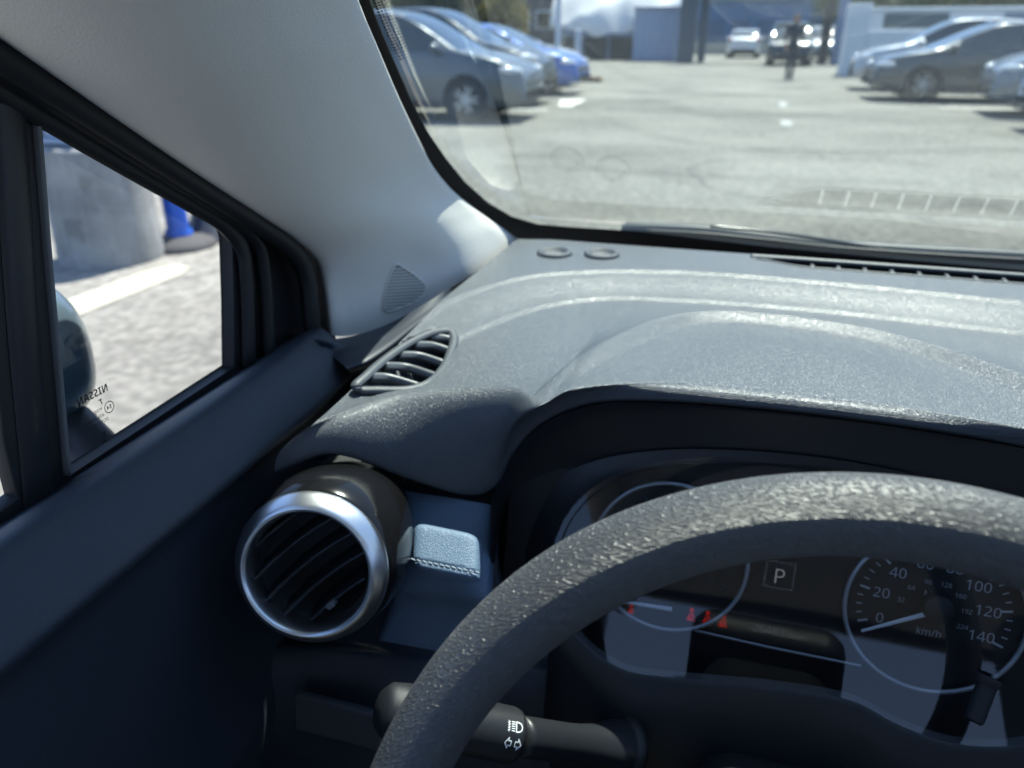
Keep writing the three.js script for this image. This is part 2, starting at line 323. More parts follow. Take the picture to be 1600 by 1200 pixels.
// openings in the top: side demister and windscreen demister slot
const grillePx = [[556, 604], [572, 588], [600, 563], [640, 536], [680, 519], [703, 518], [709, 528], [704, 552], [690, 580], [668, 600], [640, 609], [590, 610], [562, 609]];
const grilleXZ = grillePx.map(([a, b]) => { const p = PY(a, b, -0.249); return [p.x, p.z]; });
const slotXZ = [[0.015, -0.905], [0.05, -0.915], [1.08, -0.915], [1.08, -0.888], [0.075, -0.888]];
{
  const NU = 620, NT = 380, NF = 22;
  const A = curveU(colA, NU), Tt = curveU(colT, NU), L = curveU(colL, NU), rows = [];
  for (let i = 0; i < 4; i++) rows.push(A.map((a) => V(a.x, dashY(a.x, a.z) - 0.02 * (1 - i / 4), a.z - 0.006 * (1 - i / 4))));
  const corr = Tt.map((p) => p.y - dashY(p.x, p.z));
  for (let i = 0; i <= NT; i++) {
    const t = i / NT;
    rows.push(A.map((a, j) => { const x = lerp(a.x, Tt[j].x, t), z = lerp(a.z, Tt[j].z, t); return V(x, dashY(x, z) + corr[j] * sstep(0.45, 1, t), z); }));
  }
  for (let i = 1; i <= NF; i++) {
    const t = i / NF;
    rows.push(A.map((a, j) => {
      const p = Tt[j], q = L[j], pr = rows[NT + 3][j], dir = V(p.x - pr.x, 0, p.z - pr.z).normalize(), len = p.distanceTo(q);
      const c1 = p.clone().addScaledVector(dir, len * 0.24).add(V(0, -0.03 * len, 0)), c2 = q.clone().add(V(0, len * 0.5, 0)).addScaledVector(dir, len * 0.02);
      const u = 1 - t;
      return p.clone().multiplyScalar(u * u * u).addScaledVector(c1, 3 * u * u * t).addScaledVector(c2, 3 * u * t * t).addScaledVector(q, t * t * t);
    }));
  }
  rows.push(L.map((p) => p.clone().add(V(0, -0.003, -0.003))), L.map((p) => p.clone().add(V(0, -0.0035, -0.012))), L.map((p) => p.clone().add(V(0, -0.002, -0.05))));
  cpart('dashboard', sheet(rows, { skip: (c, i) => i < NT + 3 && (inside(grilleXZ, c.x, c.z) || inside(slotXZ, c.x, c.z)) }), M.dash, 'charcoal grained dashboard top with curved hood over the dials');
}
const dashPt = (px, py, off = 0) => { let y = -0.249, p; for (let k = 0; k < 6; k++) { p = PY(px, py, y); y = dashY(p.x, p.z) + off; } return PY(px, py, y); };
// side demister grille
{
  const g = thingPart('demister_grille', 'curved demister grille let into the dashboard corner');
  const ring = curve(grillePx.map(([a, b]) => dashPt(a, b, 0.001)), 90, true);
  cpart('frame', sweep([...ring], 0.0042, 0.0032, { closed: true, sides: 10 }), M.dashPlain, null, g);
  cpart('duct', sheet([ring.map((p) => p.clone().add(V(0, -0.001, 0))), ring.map((p) => p.clone().add(V(0, -0.05, -0.02))), ring.map((p) => p.clone().add(V(0, -0.10, -0.03)).lerp(V(-0.235, -0.35, -0.52), 0.5)), ring.map(() => V(-0.235, -0.36, -0.53))]), M.dashPlain, null, g);
  const slats = [[[672, 527], [692, 529], [706, 532]], [[647, 540], [676, 541], [702, 549]], [[622, 556], [655, 557], [694, 569]], [[600, 573], [636, 575], [684, 590]], [[578, 590], [606, 591], [655, 605]]];
  for (const s of slats) cpart('slat', sweep(curve(s.map(([a, b]) => dashPt(a, b, -0.003)), 16), 0.0032, 0.0042, { sides: 8 }), M.vane, null, g);
  for (const [a, b] of [[622, 588], [641, 590]]) cpart('clip', aim(new THREE.CapsuleGeometry(0.0018, 0.006, 4, 8), dashPt(a, b, -0.008), V(0.3, 0.6, 0.4)), M.vane, null, g);
}
function thingPart(name, label) { const g = new THREE.Group(); g.name = name; if (label) g.userData.label = label; car.add(g); return g; }
// windscreen demister
{
  const g = thingPart('windscreen_demister', 'long dark demister slot along the foot of the windscreen');
  const y = -0.2365;
  cpart('duct', [box(0.55, y - 0.05, -0.9015, 1.08, 0.002, 0.034), box(0.55, y - 0.028, -0.9195, 1.08, 0.045, 0.002), box(0.55, y - 0.028, -0.8845, 1.08, 0.045, 0.002)], M.dashPlain, null, g);
  cpart('rim', [sweep(curve([V(0.012, y + 0.001, -0.9165), V(0.06, y + 0.001, -0.918), V(1.09, y + 0.001, -0.918)], 40), 0.0045, 0.003), sweep(curve([V(0.012, y, -0.9135), V(0.07, y + 0.0005, -0.8865), V(0.1, y + 0.0005, -0.886), V(1.09, y + 0.0005, -0.886)], 40), 0.002, 0.0018)], M.dashPlain, null, g);
  for (let k = 0; k < 36; k++) cpart('vane', box(0.08 + k * 0.0275, y - 0.0075, -0.9015, 0.0035, 0.012, 0.030), M.vane, null, g);
}
// two round caps near the pillar
for (const [a, b] of [[866, 398], [940, 400]]) {
  const p = PY(a, b, -0.2365);
  const c = turned([[0.0001, -0.0015], [0.008, -0.001], [0.0125, 0.0015], [0.0155, 0.0050], [0.0178, 0.0056], [0.0200, 0.0042], [0.0215, 0.0008], [0.022, -0.003]], 40);
  cpart('sensor_cap', aim(c, p, V(0, 1, 0.02), V(0, 0, -1)), M.dashPlain);
}
// corner cap between dashboard, pillar and door
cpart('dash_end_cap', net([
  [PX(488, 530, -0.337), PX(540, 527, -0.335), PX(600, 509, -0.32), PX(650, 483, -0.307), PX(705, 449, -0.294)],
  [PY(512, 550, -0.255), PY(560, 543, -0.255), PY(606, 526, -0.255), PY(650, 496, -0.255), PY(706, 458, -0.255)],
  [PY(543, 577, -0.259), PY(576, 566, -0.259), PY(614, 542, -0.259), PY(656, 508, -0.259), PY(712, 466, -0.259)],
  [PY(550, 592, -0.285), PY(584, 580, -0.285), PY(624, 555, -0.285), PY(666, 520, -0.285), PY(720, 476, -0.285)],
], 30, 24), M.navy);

// ---------------------------------------------------------------- fascia below the lip
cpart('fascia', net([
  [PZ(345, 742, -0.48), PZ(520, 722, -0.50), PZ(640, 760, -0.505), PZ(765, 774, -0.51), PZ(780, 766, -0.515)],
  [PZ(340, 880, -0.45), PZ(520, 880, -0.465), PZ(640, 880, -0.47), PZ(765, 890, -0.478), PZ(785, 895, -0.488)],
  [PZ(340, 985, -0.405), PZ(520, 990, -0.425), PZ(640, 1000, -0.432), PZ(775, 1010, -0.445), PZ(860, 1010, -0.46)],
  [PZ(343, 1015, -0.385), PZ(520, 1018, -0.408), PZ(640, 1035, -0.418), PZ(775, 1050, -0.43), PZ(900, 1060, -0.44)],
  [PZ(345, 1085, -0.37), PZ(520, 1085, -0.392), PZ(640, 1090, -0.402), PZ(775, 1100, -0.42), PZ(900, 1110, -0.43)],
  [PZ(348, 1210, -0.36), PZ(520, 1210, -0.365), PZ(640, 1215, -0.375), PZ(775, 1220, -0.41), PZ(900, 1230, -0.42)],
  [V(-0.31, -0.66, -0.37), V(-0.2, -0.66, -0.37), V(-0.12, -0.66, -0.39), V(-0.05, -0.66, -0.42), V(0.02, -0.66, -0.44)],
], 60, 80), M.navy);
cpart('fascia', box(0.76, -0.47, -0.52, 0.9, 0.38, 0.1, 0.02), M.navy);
// blank switch panel recess in the lower fascia
cpart('switch_panel', aim(new RoundedBoxGeometry(0.075, 0.034, 0.008, 3, 0.003), PZ(530, 1125, -0.373), V(0, 0.12, 1)), M.dashPlain);
// blue-grey trim band with a padded panel and stitching
cpart('trim_band', net([
  [PZ(626, 764, -0.49), PZ(640, 768, -0.478), PZ(705, 778, -0.478), PZ(762, 788, -0.482), PZ(774, 792, -0.49)],
  [PZ(622, 820, -0.472), PZ(636, 820, -0.456), PZ(702, 830, -0.457), PZ(760, 842, -0.46), PZ(772, 844, -0.475)],
  [PZ(612, 905, -0.445), PZ(628, 905, -0.426), PZ(696, 915, -0.428), PZ(758, 927, -0.432), PZ(770, 929, -0.45)],
  [PZ(608, 945, -0.445), PZ(622, 945, -0.430), PZ(692, 955, -0.432), PZ(758, 967, -0.438), PZ(770, 969, -0.455)],
  [PZ(588, 1000, -0.437), PZ(600, 1002, -0.426), PZ(678, 1016, -0.43), PZ(760, 1030, -0.437), PZ(776, 1034, -0.445)],
], 40, 40), M.pad);
{
  const g = thingPart('leather_pad', 'pale blue-grey padded leather patch with a stitched lower edge');
  const a = PZ(646, 816, -0.441), b = PZ(753, 838, -0.443), c = PZ(753, 914, -0.412), d = PZ(642, 892, -0.410), n = b.clone().sub(a).cross(d.clone().sub(a)).normalize().multiplyScalar(-1);
  const N = 28, rows = [];
  for (let i = 0; i <= N; i++) {
    const row = [];
    for (let j = 0; j <= N; j++) {
      // superellipse corners, pillow profile
      let u = j / N * 2 - 1, v = i / N * 2 - 1; const m = Math.max(Math.abs(u), Math.abs(v)), q = (Math.abs(u) ** 6 + Math.abs(v) ** 6) ** (1 / 6), s = q > 0 ? m / q : 1;
      const h = 0.008 * (1 - m ** 8) ** 0.5 - 0.001; u *= s; v *= s;
      const x = (u + 1) / 2, y = (v + 1) / 2, groove = 0.0016 * Math.exp(-(((y - 0.83) / 0.03) ** 2));
      row.push(a.clone().lerp(b, x).lerp(d.clone().lerp(c, x), y).addScaledVector(n, h - groove * (m < 0.97 ? 1 : 0)));
    }
    rows.push(row);
  }
  cpart('cushion', sheet(rows), M.pad, null, g);
  for (let k = 0; k < 12; k++) {
    const x = 0.05 + k * 0.082, y = 0.83, at = a.clone().lerp(b, x).lerp(d.clone().lerp(c, x), y).addScaledVector(n, 0.0066);
    const dir = b.clone().sub(a).normalize().addScaledVector(d.clone().sub(a).normalize(), 0.25);
    const s = new THREE.CapsuleGeometry(0.0006, 0.0026, 3, 6); s.rotateX(Math.PI / 2); cpart('stitch', aim(s, at, dir), M.thread, null, g);
  }
}
// ---------------------------------------------------------------- round side vent
{
  const g = thingPart('round_vent', 'round air vent with a satin silver ring and black vanes');
  const at = PD(478, 896, 0.492), ax = V(0, 0.03, 1).multiplyScalar(0.62).addScaledVector(at.clone().normalize(), -0.42).normalize();
  const upv = V(0, 1, 0);
  const put = (geo) => { geo.scale(1.035, 1.035, 1.035); return aim(geo, at, ax, upv); };
  cpart('housing', put(turned([[0.0470, -0.0135], [0.0500, -0.0150], [0.0530, -0.024], [0.0545, -0.036], [0.0545, -0.052], [0.052, -0.074], [0.047, -0.10]], 80)), M.gloss, null, g);
  cpart('ring', put(turned([[0.0362, -0.017], [0.0366, -0.011], [0.0376, -0.005], [0.0390, -0.001], [0.0404, 0.0008], [0.0418, 0.0008], [0.0440, -0.0012], [0.0468, -0.0046], [0.0488, -0.0078], [0.0495, -0.0105], [0.049, -0.0125], [0.0475, -0.013]], 96)), M.satin, null, g);
  cpart('throat', put(turned([[0.0378, -0.008], [0.0376, -0.026], [0.034, -0.07], [0.0001, -0.085]], 64)), M.vane, null, g);
  const tilt = 0.70;
  for (let k = -2; k <= 2; k++) {
    const off = k * 0.0145, half = Math.sqrt(0.0375 ** 2 - off ** 2) - 0.0008, rows = [];
    for (let i = 0; i <= 8; i++) { const row = []; for (let j = 0; j <= 20; j++) { const s = (j / 20 * 2 - 1) * half, bow = 0.004 * (1 - (s / 0.038) ** 2), w = i / 8; row.push(V(s, off + bow * 0.8, -0.010 - 0.018 * w).add(V(0, 0.004 * w, 0))); } rows.push(row); }
    const a = sheet(rows), b = a.clone(); b.translate(0, 0.0016, 0);
    const edge = sweep(curve([-1, -0.5, 0, 0.5, 1].map((s) => V(s * half, off + 0.0032 * (1 - (s * half / 0.038) ** 2) + 0.0008, -0.010)), 20), 0.0014, 0.0012, { sides: 8 });
    const q = join([a, b, edge]); q.rotateZ(tilt); cpart('vane', put(q), M.blackPlastic, null, g);
  }
  const tab = new RoundedBoxGeometry(0.006, 0.004, 0.008, 2, 0.0012); tab.translate(-0.004, -0.0258, -0.008); tab.rotateZ(tilt); cpart('tab', put(tab), M.vane, null, g);
}
// ---------------------------------------------------------------- binnacle and instrument cluster
const CL_T = 16 * Math.PI / 180, CL_N = V(0, Math.sin(CL_T), Math.cos(CL_T)), CL_P = PD(1240, 900, 0.565), CL_U = V(1, 0, 0), CL_V = V(0, Math.cos(CL_T), -Math.sin(CL_T));
const onFace = (px, py, off = 0) => PN(px, py, CL_P.clone().addScaledVector(CL_N, off), CL_N);
const faceUV = (p) => { const d = p.clone().sub(CL_P); return [d.dot(CL_U), d.dot(CL_V)]; };
const faceAt = (u, v, off = 0) => CL_P.clone().addScaledVector(CL_U, u).addScaledVector(CL_V, v).addScaledVector(CL_N, off);
// clear lens, nearer the driver and leaning further back than the dials
const LT = 26.5 * Math.PI / 180, LN = V(0, Math.sin(LT), Math.cos(LT)), LP = CL_P.clone().addScaledVector(CL_N, 0.026);
const lensPx = [[868, 930], [872, 870], [892, 815], [930, 772], [985, 742], [1050, 728], [1200, 724], [1400, 745], [1560, 785], [1690, 845], [1735, 930], [1745, 1020], [1715, 1110], [1650, 1150], [1560, 1162], [1480, 1155], [1400, 1126], [1335, 1092], [1200, 1068], [1055, 1055], [980, 1044], [936, 1020], [905, 991], [882, 965]];
{
  // hood lining: from the lip forward to the bezel
  const lip = colL.slice(4, 18), bez = [[778, 905], [784, 850], [812, 797], [858, 752], [930, 718], [1040, 701], [1180, 703], [1320, 718], [1450, 745], [1580, 785]].map(([a, b]) => PZ(a, b, -0.512));
  const right = [[0.275, -0.345], [0.292, -0.39], [0.296, -0.44], [0.292, -0.5]].map(([x, y]) => V(x, y, -0.508));
  const bezAll = curve([...bez, ...right], 60), lipAll = curve([PZ(768, 880, -0.45), PZ(764, 800, -0.447), ...lip, V(0.275, -0.40, -0.45)], 60);
  const rows = [], rb = [];
  for (let i = 0; i <= 10; i++) { const t = i / 10; rows.push(lipAll.map((p, j) => p.clone().add(V(0, -0.004, -0.003)).lerp(bezAll[j], t).add(V(0, 0.010 * Math.sin(Math.PI * t), 0)))); }
  cpart('binnacle_lining', sheet(rows), M.blackPlastic);
  // bezel: dark ring that runs from the lining in to the dial face
  const fin = curve(lensPx.slice(0, 13).map(([a, b]) => PN(a, b, LP, LN).addScaledVector(LN, 0.001)), 60);
  for (let i = 0; i <= 8; i++) { const t = i / 8; rb.push(bezAll.map((p, j) => p.clone().add(V(0, 0, 0.002)).lerp(fin[j], t).add(V(0, -0.004 * Math.sin(Math.PI * t), 0)))); }
  cpart('bezel', sheet(rb), M.blackPlastic);
}
const cluster = thingPart('instrument_cluster', 'dial cluster with two round gauges behind a reflecting lens');
{
  // printed dial face
  const W = 0.44, H = 0.24, K = 4200, cv = document.createElement('canvas'); cv.width = W * K; cv.height = H * K;
  const em = document.createElement('canvas'); em.width = cv.width; em.height = cv.height;
  const c = cv.getContext('2d'), e = em.getContext('2d');
  c.fillStyle = '#0a0c10'; c.fillRect(0, 0, cv.width, cv.height); e.fillStyle = '#000'; e.fillRect(0, 0, cv.width, cv.height);
  const at = (px, py) => { const [u, v] = faceUV(onFace(px, py)); return [(u / W + 0.5) * cv.width, (0.5 - v / H) * cv.height]; };
  const [sx, sy] = at(1457, 955), [s2x] = at(1318, 940), R = sx - s2x;
  const [tx, ty] = at(1045, 868);
  for (const [X, Y, kind] of [[sx, sy, 0], [tx, ty, 1]]) {
    c.strokeStyle = '#aeb6bd'; c.fillStyle = '#aab2b9'; c.textAlign = 'center'; c.textBaseline = 'middle';
    const N = kind ? 8 : 14; if (kind) { c.strokeStyle = c.fillStyle = '#30363c'; }
    for (let k = 0; k <= N * 2; k++) {
      const a = (200 - k * (kind ? 220 / 16 : 220 / 28)) * Math.PI / 180, big = k % (kind ? 2 : 4) === 0;
      c.lineWidth = big ? 7 : 4; c.beginPath(); c.moveTo(X + Math.cos(a) * R * 0.86, Y - Math.sin(a) * R * 0.86); c.lineTo(X + Math.cos(a) * R * (big ? 0.74 : 0.79), Y - Math.sin(a) * R * (big ? 0.74 : 0.79)); c.stroke();
      if (big) {
        c.font = '44px sans-serif'; c.fillText(kind ? String(k / 2) : String(k * 5), X + Math.cos(a) * R * 0.60, Y - Math.sin(a) * R * 0.60);
        if (!kind && k) { c.font = '19px sans-serif'; c.fillText(String(Math.round(k * 8)), X + Math.cos(a) * R * 0.37, Y - Math.sin(a) * R * 0.37); }
      }
    }
    if (!kind) { c.font = '30px sans-serif'; c.fillText('MPH', X, Y - R * 0.2); c.fillText('km/h', X, Y + R * 0.28); }
  }
  // gear letter, seat belt lamps, distance counter: lit
  e.textAlign = 'center'; e.textBaseline = 'middle';
  const [px, py] = at(1218, 899); e.strokeStyle = '#59606a'; e.lineWidth = 5; e.strokeRect(px - 42, py - 42, 84, 84); e.fillStyle = '#cdd4da'; e.font = '68px sans-serif'; e.fillText('P', px, py + 4);
  const belt = (qx, qy, s) => { const [x, y] = at(qx, qy); e.fillStyle = e.strokeStyle = '#ff2a10'; e.beginPath(); e.arc(x, y - 27 * s, 11 * s, 0, 7); e.fill(); e.beginPath(); e.moveTo(x - 9 * s, y - 14 * s); e.lineTo(x + 9 * s, y - 14 * s); e.lineTo(x + 22 * s, y + 30 * s); e.lineTo(x - 22 * s, y + 30 * s); e.fill(); e.strokeStyle = '#000'; e.lineWidth = 5 * s; e.beginPath(); e.moveTo(x - 10 * s, y - 10 * s); e.lineTo(x + 15 * s, y + 25 * s); e.stroke(); };
  belt(1080, 961, 0.66); belt(1105, 966, 0.66); belt(1130, 971, 0.66); belt(986, 952, 0.5);
  const [ox, oy] = at(1217, 988); e.fillStyle = '#8a929a'; e.font = '36px sans-serif'; e.textAlign = 'left'; e.fillText('26483', ox - 80, oy); e.font = '25px sans-serif'; e.fillText('miles', ox + 24, oy + 3);
  const t = new THREE.CanvasTexture(cv), te = new THREE.CanvasTexture(em); t.colorSpace = te.colorSpace = THREE.SRGBColorSpace;
  const fg = new THREE.PlaneGeometry(W, H); aim(fg, CL_P, CL_N);
  cpart('dial_face', fg, std({ map: t, roughness: 0.6, emissive: rgb(1, 1, 1), emissiveMap: te, emissiveIntensity: 0.085 }), null, cluster);
  // rings, needles
  const [su, sv] = faceUV(onFace(1457, 955)), [lu, lv] = faceUV(onFace(1045, 868)), r = su - faceUV(onFace(1318, 940))[0];
  const ringMat = std({ color: rgb(0.42, 0.45, 0.48), roughness: 0.35, metalness: 0.6 });
  for (const [u, v] of [[su, sv], [lu, lv]]) cpart('dial_ring', aim(new THREE.TorusGeometry(r, 0.0018, 8, 90), faceAt(u, v, 0.004), CL_N), ringMat, null, cluster);
  const needle = std({ color: rgb(0.72, 0.74, 0.78), roughness: 0.4 });
  const bar = (p, q) => sweep([p, p.clone().lerp(q, 0.5), q], (k) => 0.0011 + 0.0008 * k, 0.0008, { sides: 6, up: CL_N });
  cpart('needle', bar(onFace(1346, 986, 0.007), onFace(1456, 957, 0.007)), needle, null, cluster);
  cpart('needle', bar(onFace(960, 938, 0.007), onFace(1050, 952, 0.007)), needle, null, cluster);
  cpart('needle_hub', aim(turned([[0.0001, 0.006], [0.009, 0.005], [0.0105, 0.002], [0.0105, -0.004]], 30), onFace(1466, 950, 0.006), CL_N), M.blackPlastic, null, cluster);
  cpart('divider', sweep([onFace(1085, 985, 0.003), onFace(1200, 1011, 0.003), onFace(1345, 1040, 0.003)], 0.0011, 0.001, { sides: 6, up: CL_N }), ringMat, null, cluster);
  // clear lens, nearer the driver and more upright than the dials

  const outline = lensPx.map(([a, b]) => PN(a, b, LP, LN));
  const lu2 = V(1, 0, 0), lv2 = V(0, Math.cos(LT), -Math.sin(LT));
  const lpoly = curve(outline, 160, true).map((p) => { const d = p.clone().sub(LP); return [d.dot(lu2), d.dot(lv2)]; }), lrows = [];
  for (let i = 0; i <= 200; i++) { const row = []; for (let j = 0; j <= 360; j++) { const u = -0.24 + 0.48 * j / 360, v = -0.13 + 0.26 * i / 200; row.push(LP.clone().addScaledVector(lu2, u).addScaledVector(lv2, v).addScaledVector(LN, 0.04 * v * v)); } lrows.push(row); }
  cpart('lens', sheet(lrows, { flip: true, skip: (c) => { const d = c.clone().sub(LP); const a = d.dot(lu2), b = d.dot(lv2); return !inside(lpoly, a * 0.97, b * 0.95); } }), M.lens, null, cluster);
  // lower cover of the cluster around the lens
  const low = outline.slice(13).concat(outline.slice(0, 1)), lowC = curve(low, 60).reverse();
  cpart('lower_cover', sheet([lowC.map((p) => p.clone().add(V(0, 0.0, -0.004))), lowC.map((p) => p.clone().add(V(0, -0.003, 0.006))), lowC.map((p) => p.clone().add(V(0, -0.02, 0.014))), lowC.map((p) => V(p.x, -0.48, p.z + 0.03)), lowC.map((p) => V(p.x, -0.64, p.z + 0.03))]), M.blackPlastic, null, cluster);
  // trip reset stem
  const k0 = PN(1545, 1062, LP, LN), k1 = PD(1521, 1128, 0.505), kd = k1.clone().sub(k0);
  const stem = turned([[0.0085, -0.002], [0.0085, 0.003], [0.0062, 0.004], [0.0058, kd.length() - 0.002], [0.0048, kd.length()], [0.0001, kd.length()]], 28);
  cpart('reset_stem', aim(stem, k0, kd), M.blackPlastic, null, cluster);
}
// ---------------------------------------------------------------- steering column, stalk, wheel
{
  const WC = V(0.0735, -0.322, -0.175), WT = 28 * Math.PI / 180, wu = V(1, 0, 0), ww = V(0, Math.cos(WT), -Math.sin(WT)), wn = V(0, Math.sin(WT), Math.cos(WT));
  const wheel = thingPart('steering_wheel', 'black leather steering wheel rim with pebbled grain');
  const R = 0.1855, rows = [];
  for (let i = 0; i <= 360; i++) {
    const th = Math.PI + i / 360 * Math.PI * 2, rad = wu.clone().multiplyScalar(Math.sin(th)).addScaledVector(ww, Math.cos(th)), c = WC.clone().addScaledVector(rad, R), row = [];
    const side = Math.exp(-((Math.abs(Math.abs(((th + Math.PI) % (2 * Math.PI)) - Math.PI) - 0.75) / 0.35) ** 2));   // thumb rests swell the rim
    for (let k = 0; k <= 40; k++) { const f = k / 40 * Math.PI * 2; row.push(c.clone().addScaledVector(rad, Math.cos(f) * (0.0152 + 0.0012 * side)).addScaledVector(wn, Math.sin(f) * (0.0168 + 0.001 * side))); }
    rows.push(row);
  }
  cpart('rim', sheet(rows), M.wheel, null, wheel);
  // hub and spokes, just below the picture
  const hub = new RoundedBoxGeometry(0.15, 0.14, 0.045, 5, 0.022); hub.translate(0, -0.05, -0.022); cpart('hub', aim(hub, WC, wn), M.blackPlastic, null, wheel);
  for (const s of [-1, 1]) { const sp = new RoundedBoxGeometry(0.115, 0.04, 0.02, 3, 0.008); sp.translate(s * 0.125, -0.10, -0.018); cpart('spoke', aim(sp, WC, wn), M.blackPlastic, null, wheel); }
  const ls = new RoundedBoxGeometry(0.05, 0.12, 0.02, 3, 0.008); ls.translate(0, -0.13, -0.018); cpart('spoke', aim(ls, WC, wn), M.blackPlastic, null, wheel);
  // column shroud
  const sh = new RoundedBoxGeometry(0.12, 0.09, 0.26, 5, 0.028); sh.translate(0, -0.055, -0.17);
  cpart('column_shroud', aim(sh, WC, wn), M.blackPlastic);
  // lighting stalk
  const st = thingPart('light_stalk', 'black lighting stalk with white headlamp and arrow symbols');
  const a = PD(975, 1172, 0.56), b = PD(806, 1150, 0.485), c = PD(592, 1106, 0.45);
  cpart('stem', sweep(curve([a, a.clone().lerp(b, 0.35), b], 24), (k) => lerp(0.021, 0.0125, sstep(0, 0.7, k)), (k) => lerp(0.021, 0.0125, sstep(0, 0.7, k)), { sides: 24 }), M.blackPlastic, null, st);
  const kd = c.clone().sub(b), len = kd.length();
  cpart('twist_knob', aim(turned([[0.0001, -0.001], [0.0125, -0.001], [0.0158, 0.0015], [0.0168, 0.005], [0.0168, len - 0.016], [0.0155, len - 0.006], [0.011, len - 0.001], [0.0001, len]], 48), b, kd), M.blackPlastic, null, st);
  // collar where the stalk leaves the column
  cpart('collar', aim(turned([[0.021, -0.004], [0.0245, -0.002], [0.0245, 0.004], [0.0215, 0.006]], 32), a, kd), M.blackPlastic, null, st);
  // print: headlamp and arrows
  const cv = document.createElement('canvas'); cv.width = 384; cv.height = 512; const x = cv.getContext('2d');
  x.clearRect(0, 0, 384, 512); x.strokeStyle = x.fillStyle = '#e8ecf0'; x.lineWidth = 20; x.lineJoin = 'round';
  x.beginPath(); x.moveTo(215, 60); x.lineTo(215, 200); x.bezierCurveTo(330, 200, 345, 150, 340, 125); x.bezierCurveTo(335, 80, 300, 58, 215, 60); x.stroke();
  for (let k = 0; k < 5; k++) { x.lineWidth = 14; x.beginPath(); x.moveTo(190, 66 + k * 32); x.lineTo(110, 66 + k * 32); x.stroke(); }
  for (let k = 0; k < 4; k++) { x.lineWidth = 12; x.beginPath(); x.moveTo(84, 70 + k * 36); x.lineTo(30, 90 + k * 36); x.stroke(); } x.beginPath(); x.moveTo(57, 50); x.lineTo(57, 215); x.stroke();
  x.lineWidth = 20;
  const arrow = (s, ox) => { x.beginPath(); [[0, 0], [70, -75], [70, -35], [130, -35], [130, 35], [70, 35], [70, 75]].forEach(([p, q], i) => (i ? x.lineTo : x.moveTo).call(x, ox + s * p, 370 + q)); x.closePath(); x.stroke(); };
  arrow(1, 20); arrow(-1, 364);
  const t = new THREE.CanvasTexture(cv); t.colorSpace = THREE.SRGBColorSpace;
  // patch of the knob's own cylinder that faces the driver
  const d = kd.clone().normalize(), toEye = b.clone().multiplyScalar(-1).addScaledVector(d, b.dot(d)).normalize(), side = d.clone().cross(toEye);
  const rr = [];
  for (let i = 0; i <= 12; i++) { const f = lerp(0.62, -0.62, i / 12), row = []; for (let j = 0; j <= 8; j++) row.push(b.clone().addScaledVector(d, 0.0165 - 0.0125 * j / 8).addScaledVector(toEye, Math.cos(f) * 0.01695).addScaledVector(side, -Math.sin(f) * 0.01695)); rr.push(row); }
  const pg = sheet(rr), uv = pg.attributes.uv; for (let i = 0; i <= 12; i++) for (let j = 0; j <= 8; j++) uv.setXY(i * 9 + j, j / 8, i / 12);
  cpart('symbols', pg, std({ map: t, transparent: true, alphaTest: 0.3, roughness: 0.6 }), null, st);
}
// ---------------------------------------------------------------- pillar trim
const pillarRows = (() => {
  const PL = [[-190, -75], [-90, -5], [0, 60], [100, 130], [200, 200], [300, 268], [400, 333], [462, 374], [500, 412], [513, 465], [520, 524]], left = PL.map(([a, b]) => PX(a, b, -0.362));
  const PR = [[478, -260], [515, -130], [557, 0], [588, 75], [620, 150], [650, 213], [676, 262], [708, 300], [748, 332], [781, 355], [815, 380]], right = PR.map(([a, b]) => PW(a, b, -0.022));
  const lpx = PL, rpx = PR, F = [0.10, 0.28, 0.50, 0.74, 0.92], Gx = [0.30, 0.60, 0.82, 0.955, 1.0], Gf = [0.14, 0.34, 0.58, 0.89, 1.0], cols = [];
  const foot = { 10: [[556, 523], [610, 506], [668, 473], [738, 428], [795, 392]], 9: [[542, 458], [590, 442], [648, 415], [712, 388], [762, 364]] };
  for (let i = 0; i < left.length; i++) {
    const l = left[i], r = right[i], row = [l.clone().add(V(-0.014, 0.004, -0.012)), l];
    F.forEach((f, k) => { const q = foot[i] ? foot[i][k] : [lerp(lpx[i][0], rpx[i][0], f), lerp(lpx[i][1], rpx[i][1], f)]; row.push(PX(q[0], q[1], lerp(l.x, r.x, i > 8 ? Gf[k] : i > 7 ? (Gx[k] + Gf[k]) / 2 : Gx[k]))); });
    row.push(r, r.clone().multiplyScalar(1.025)); cols.push(row);
  }
  return cols;
})();
const pillar = thingPart('windscreen_pillar', 'pale grey windscreen pillar trim with a small speaker grille');
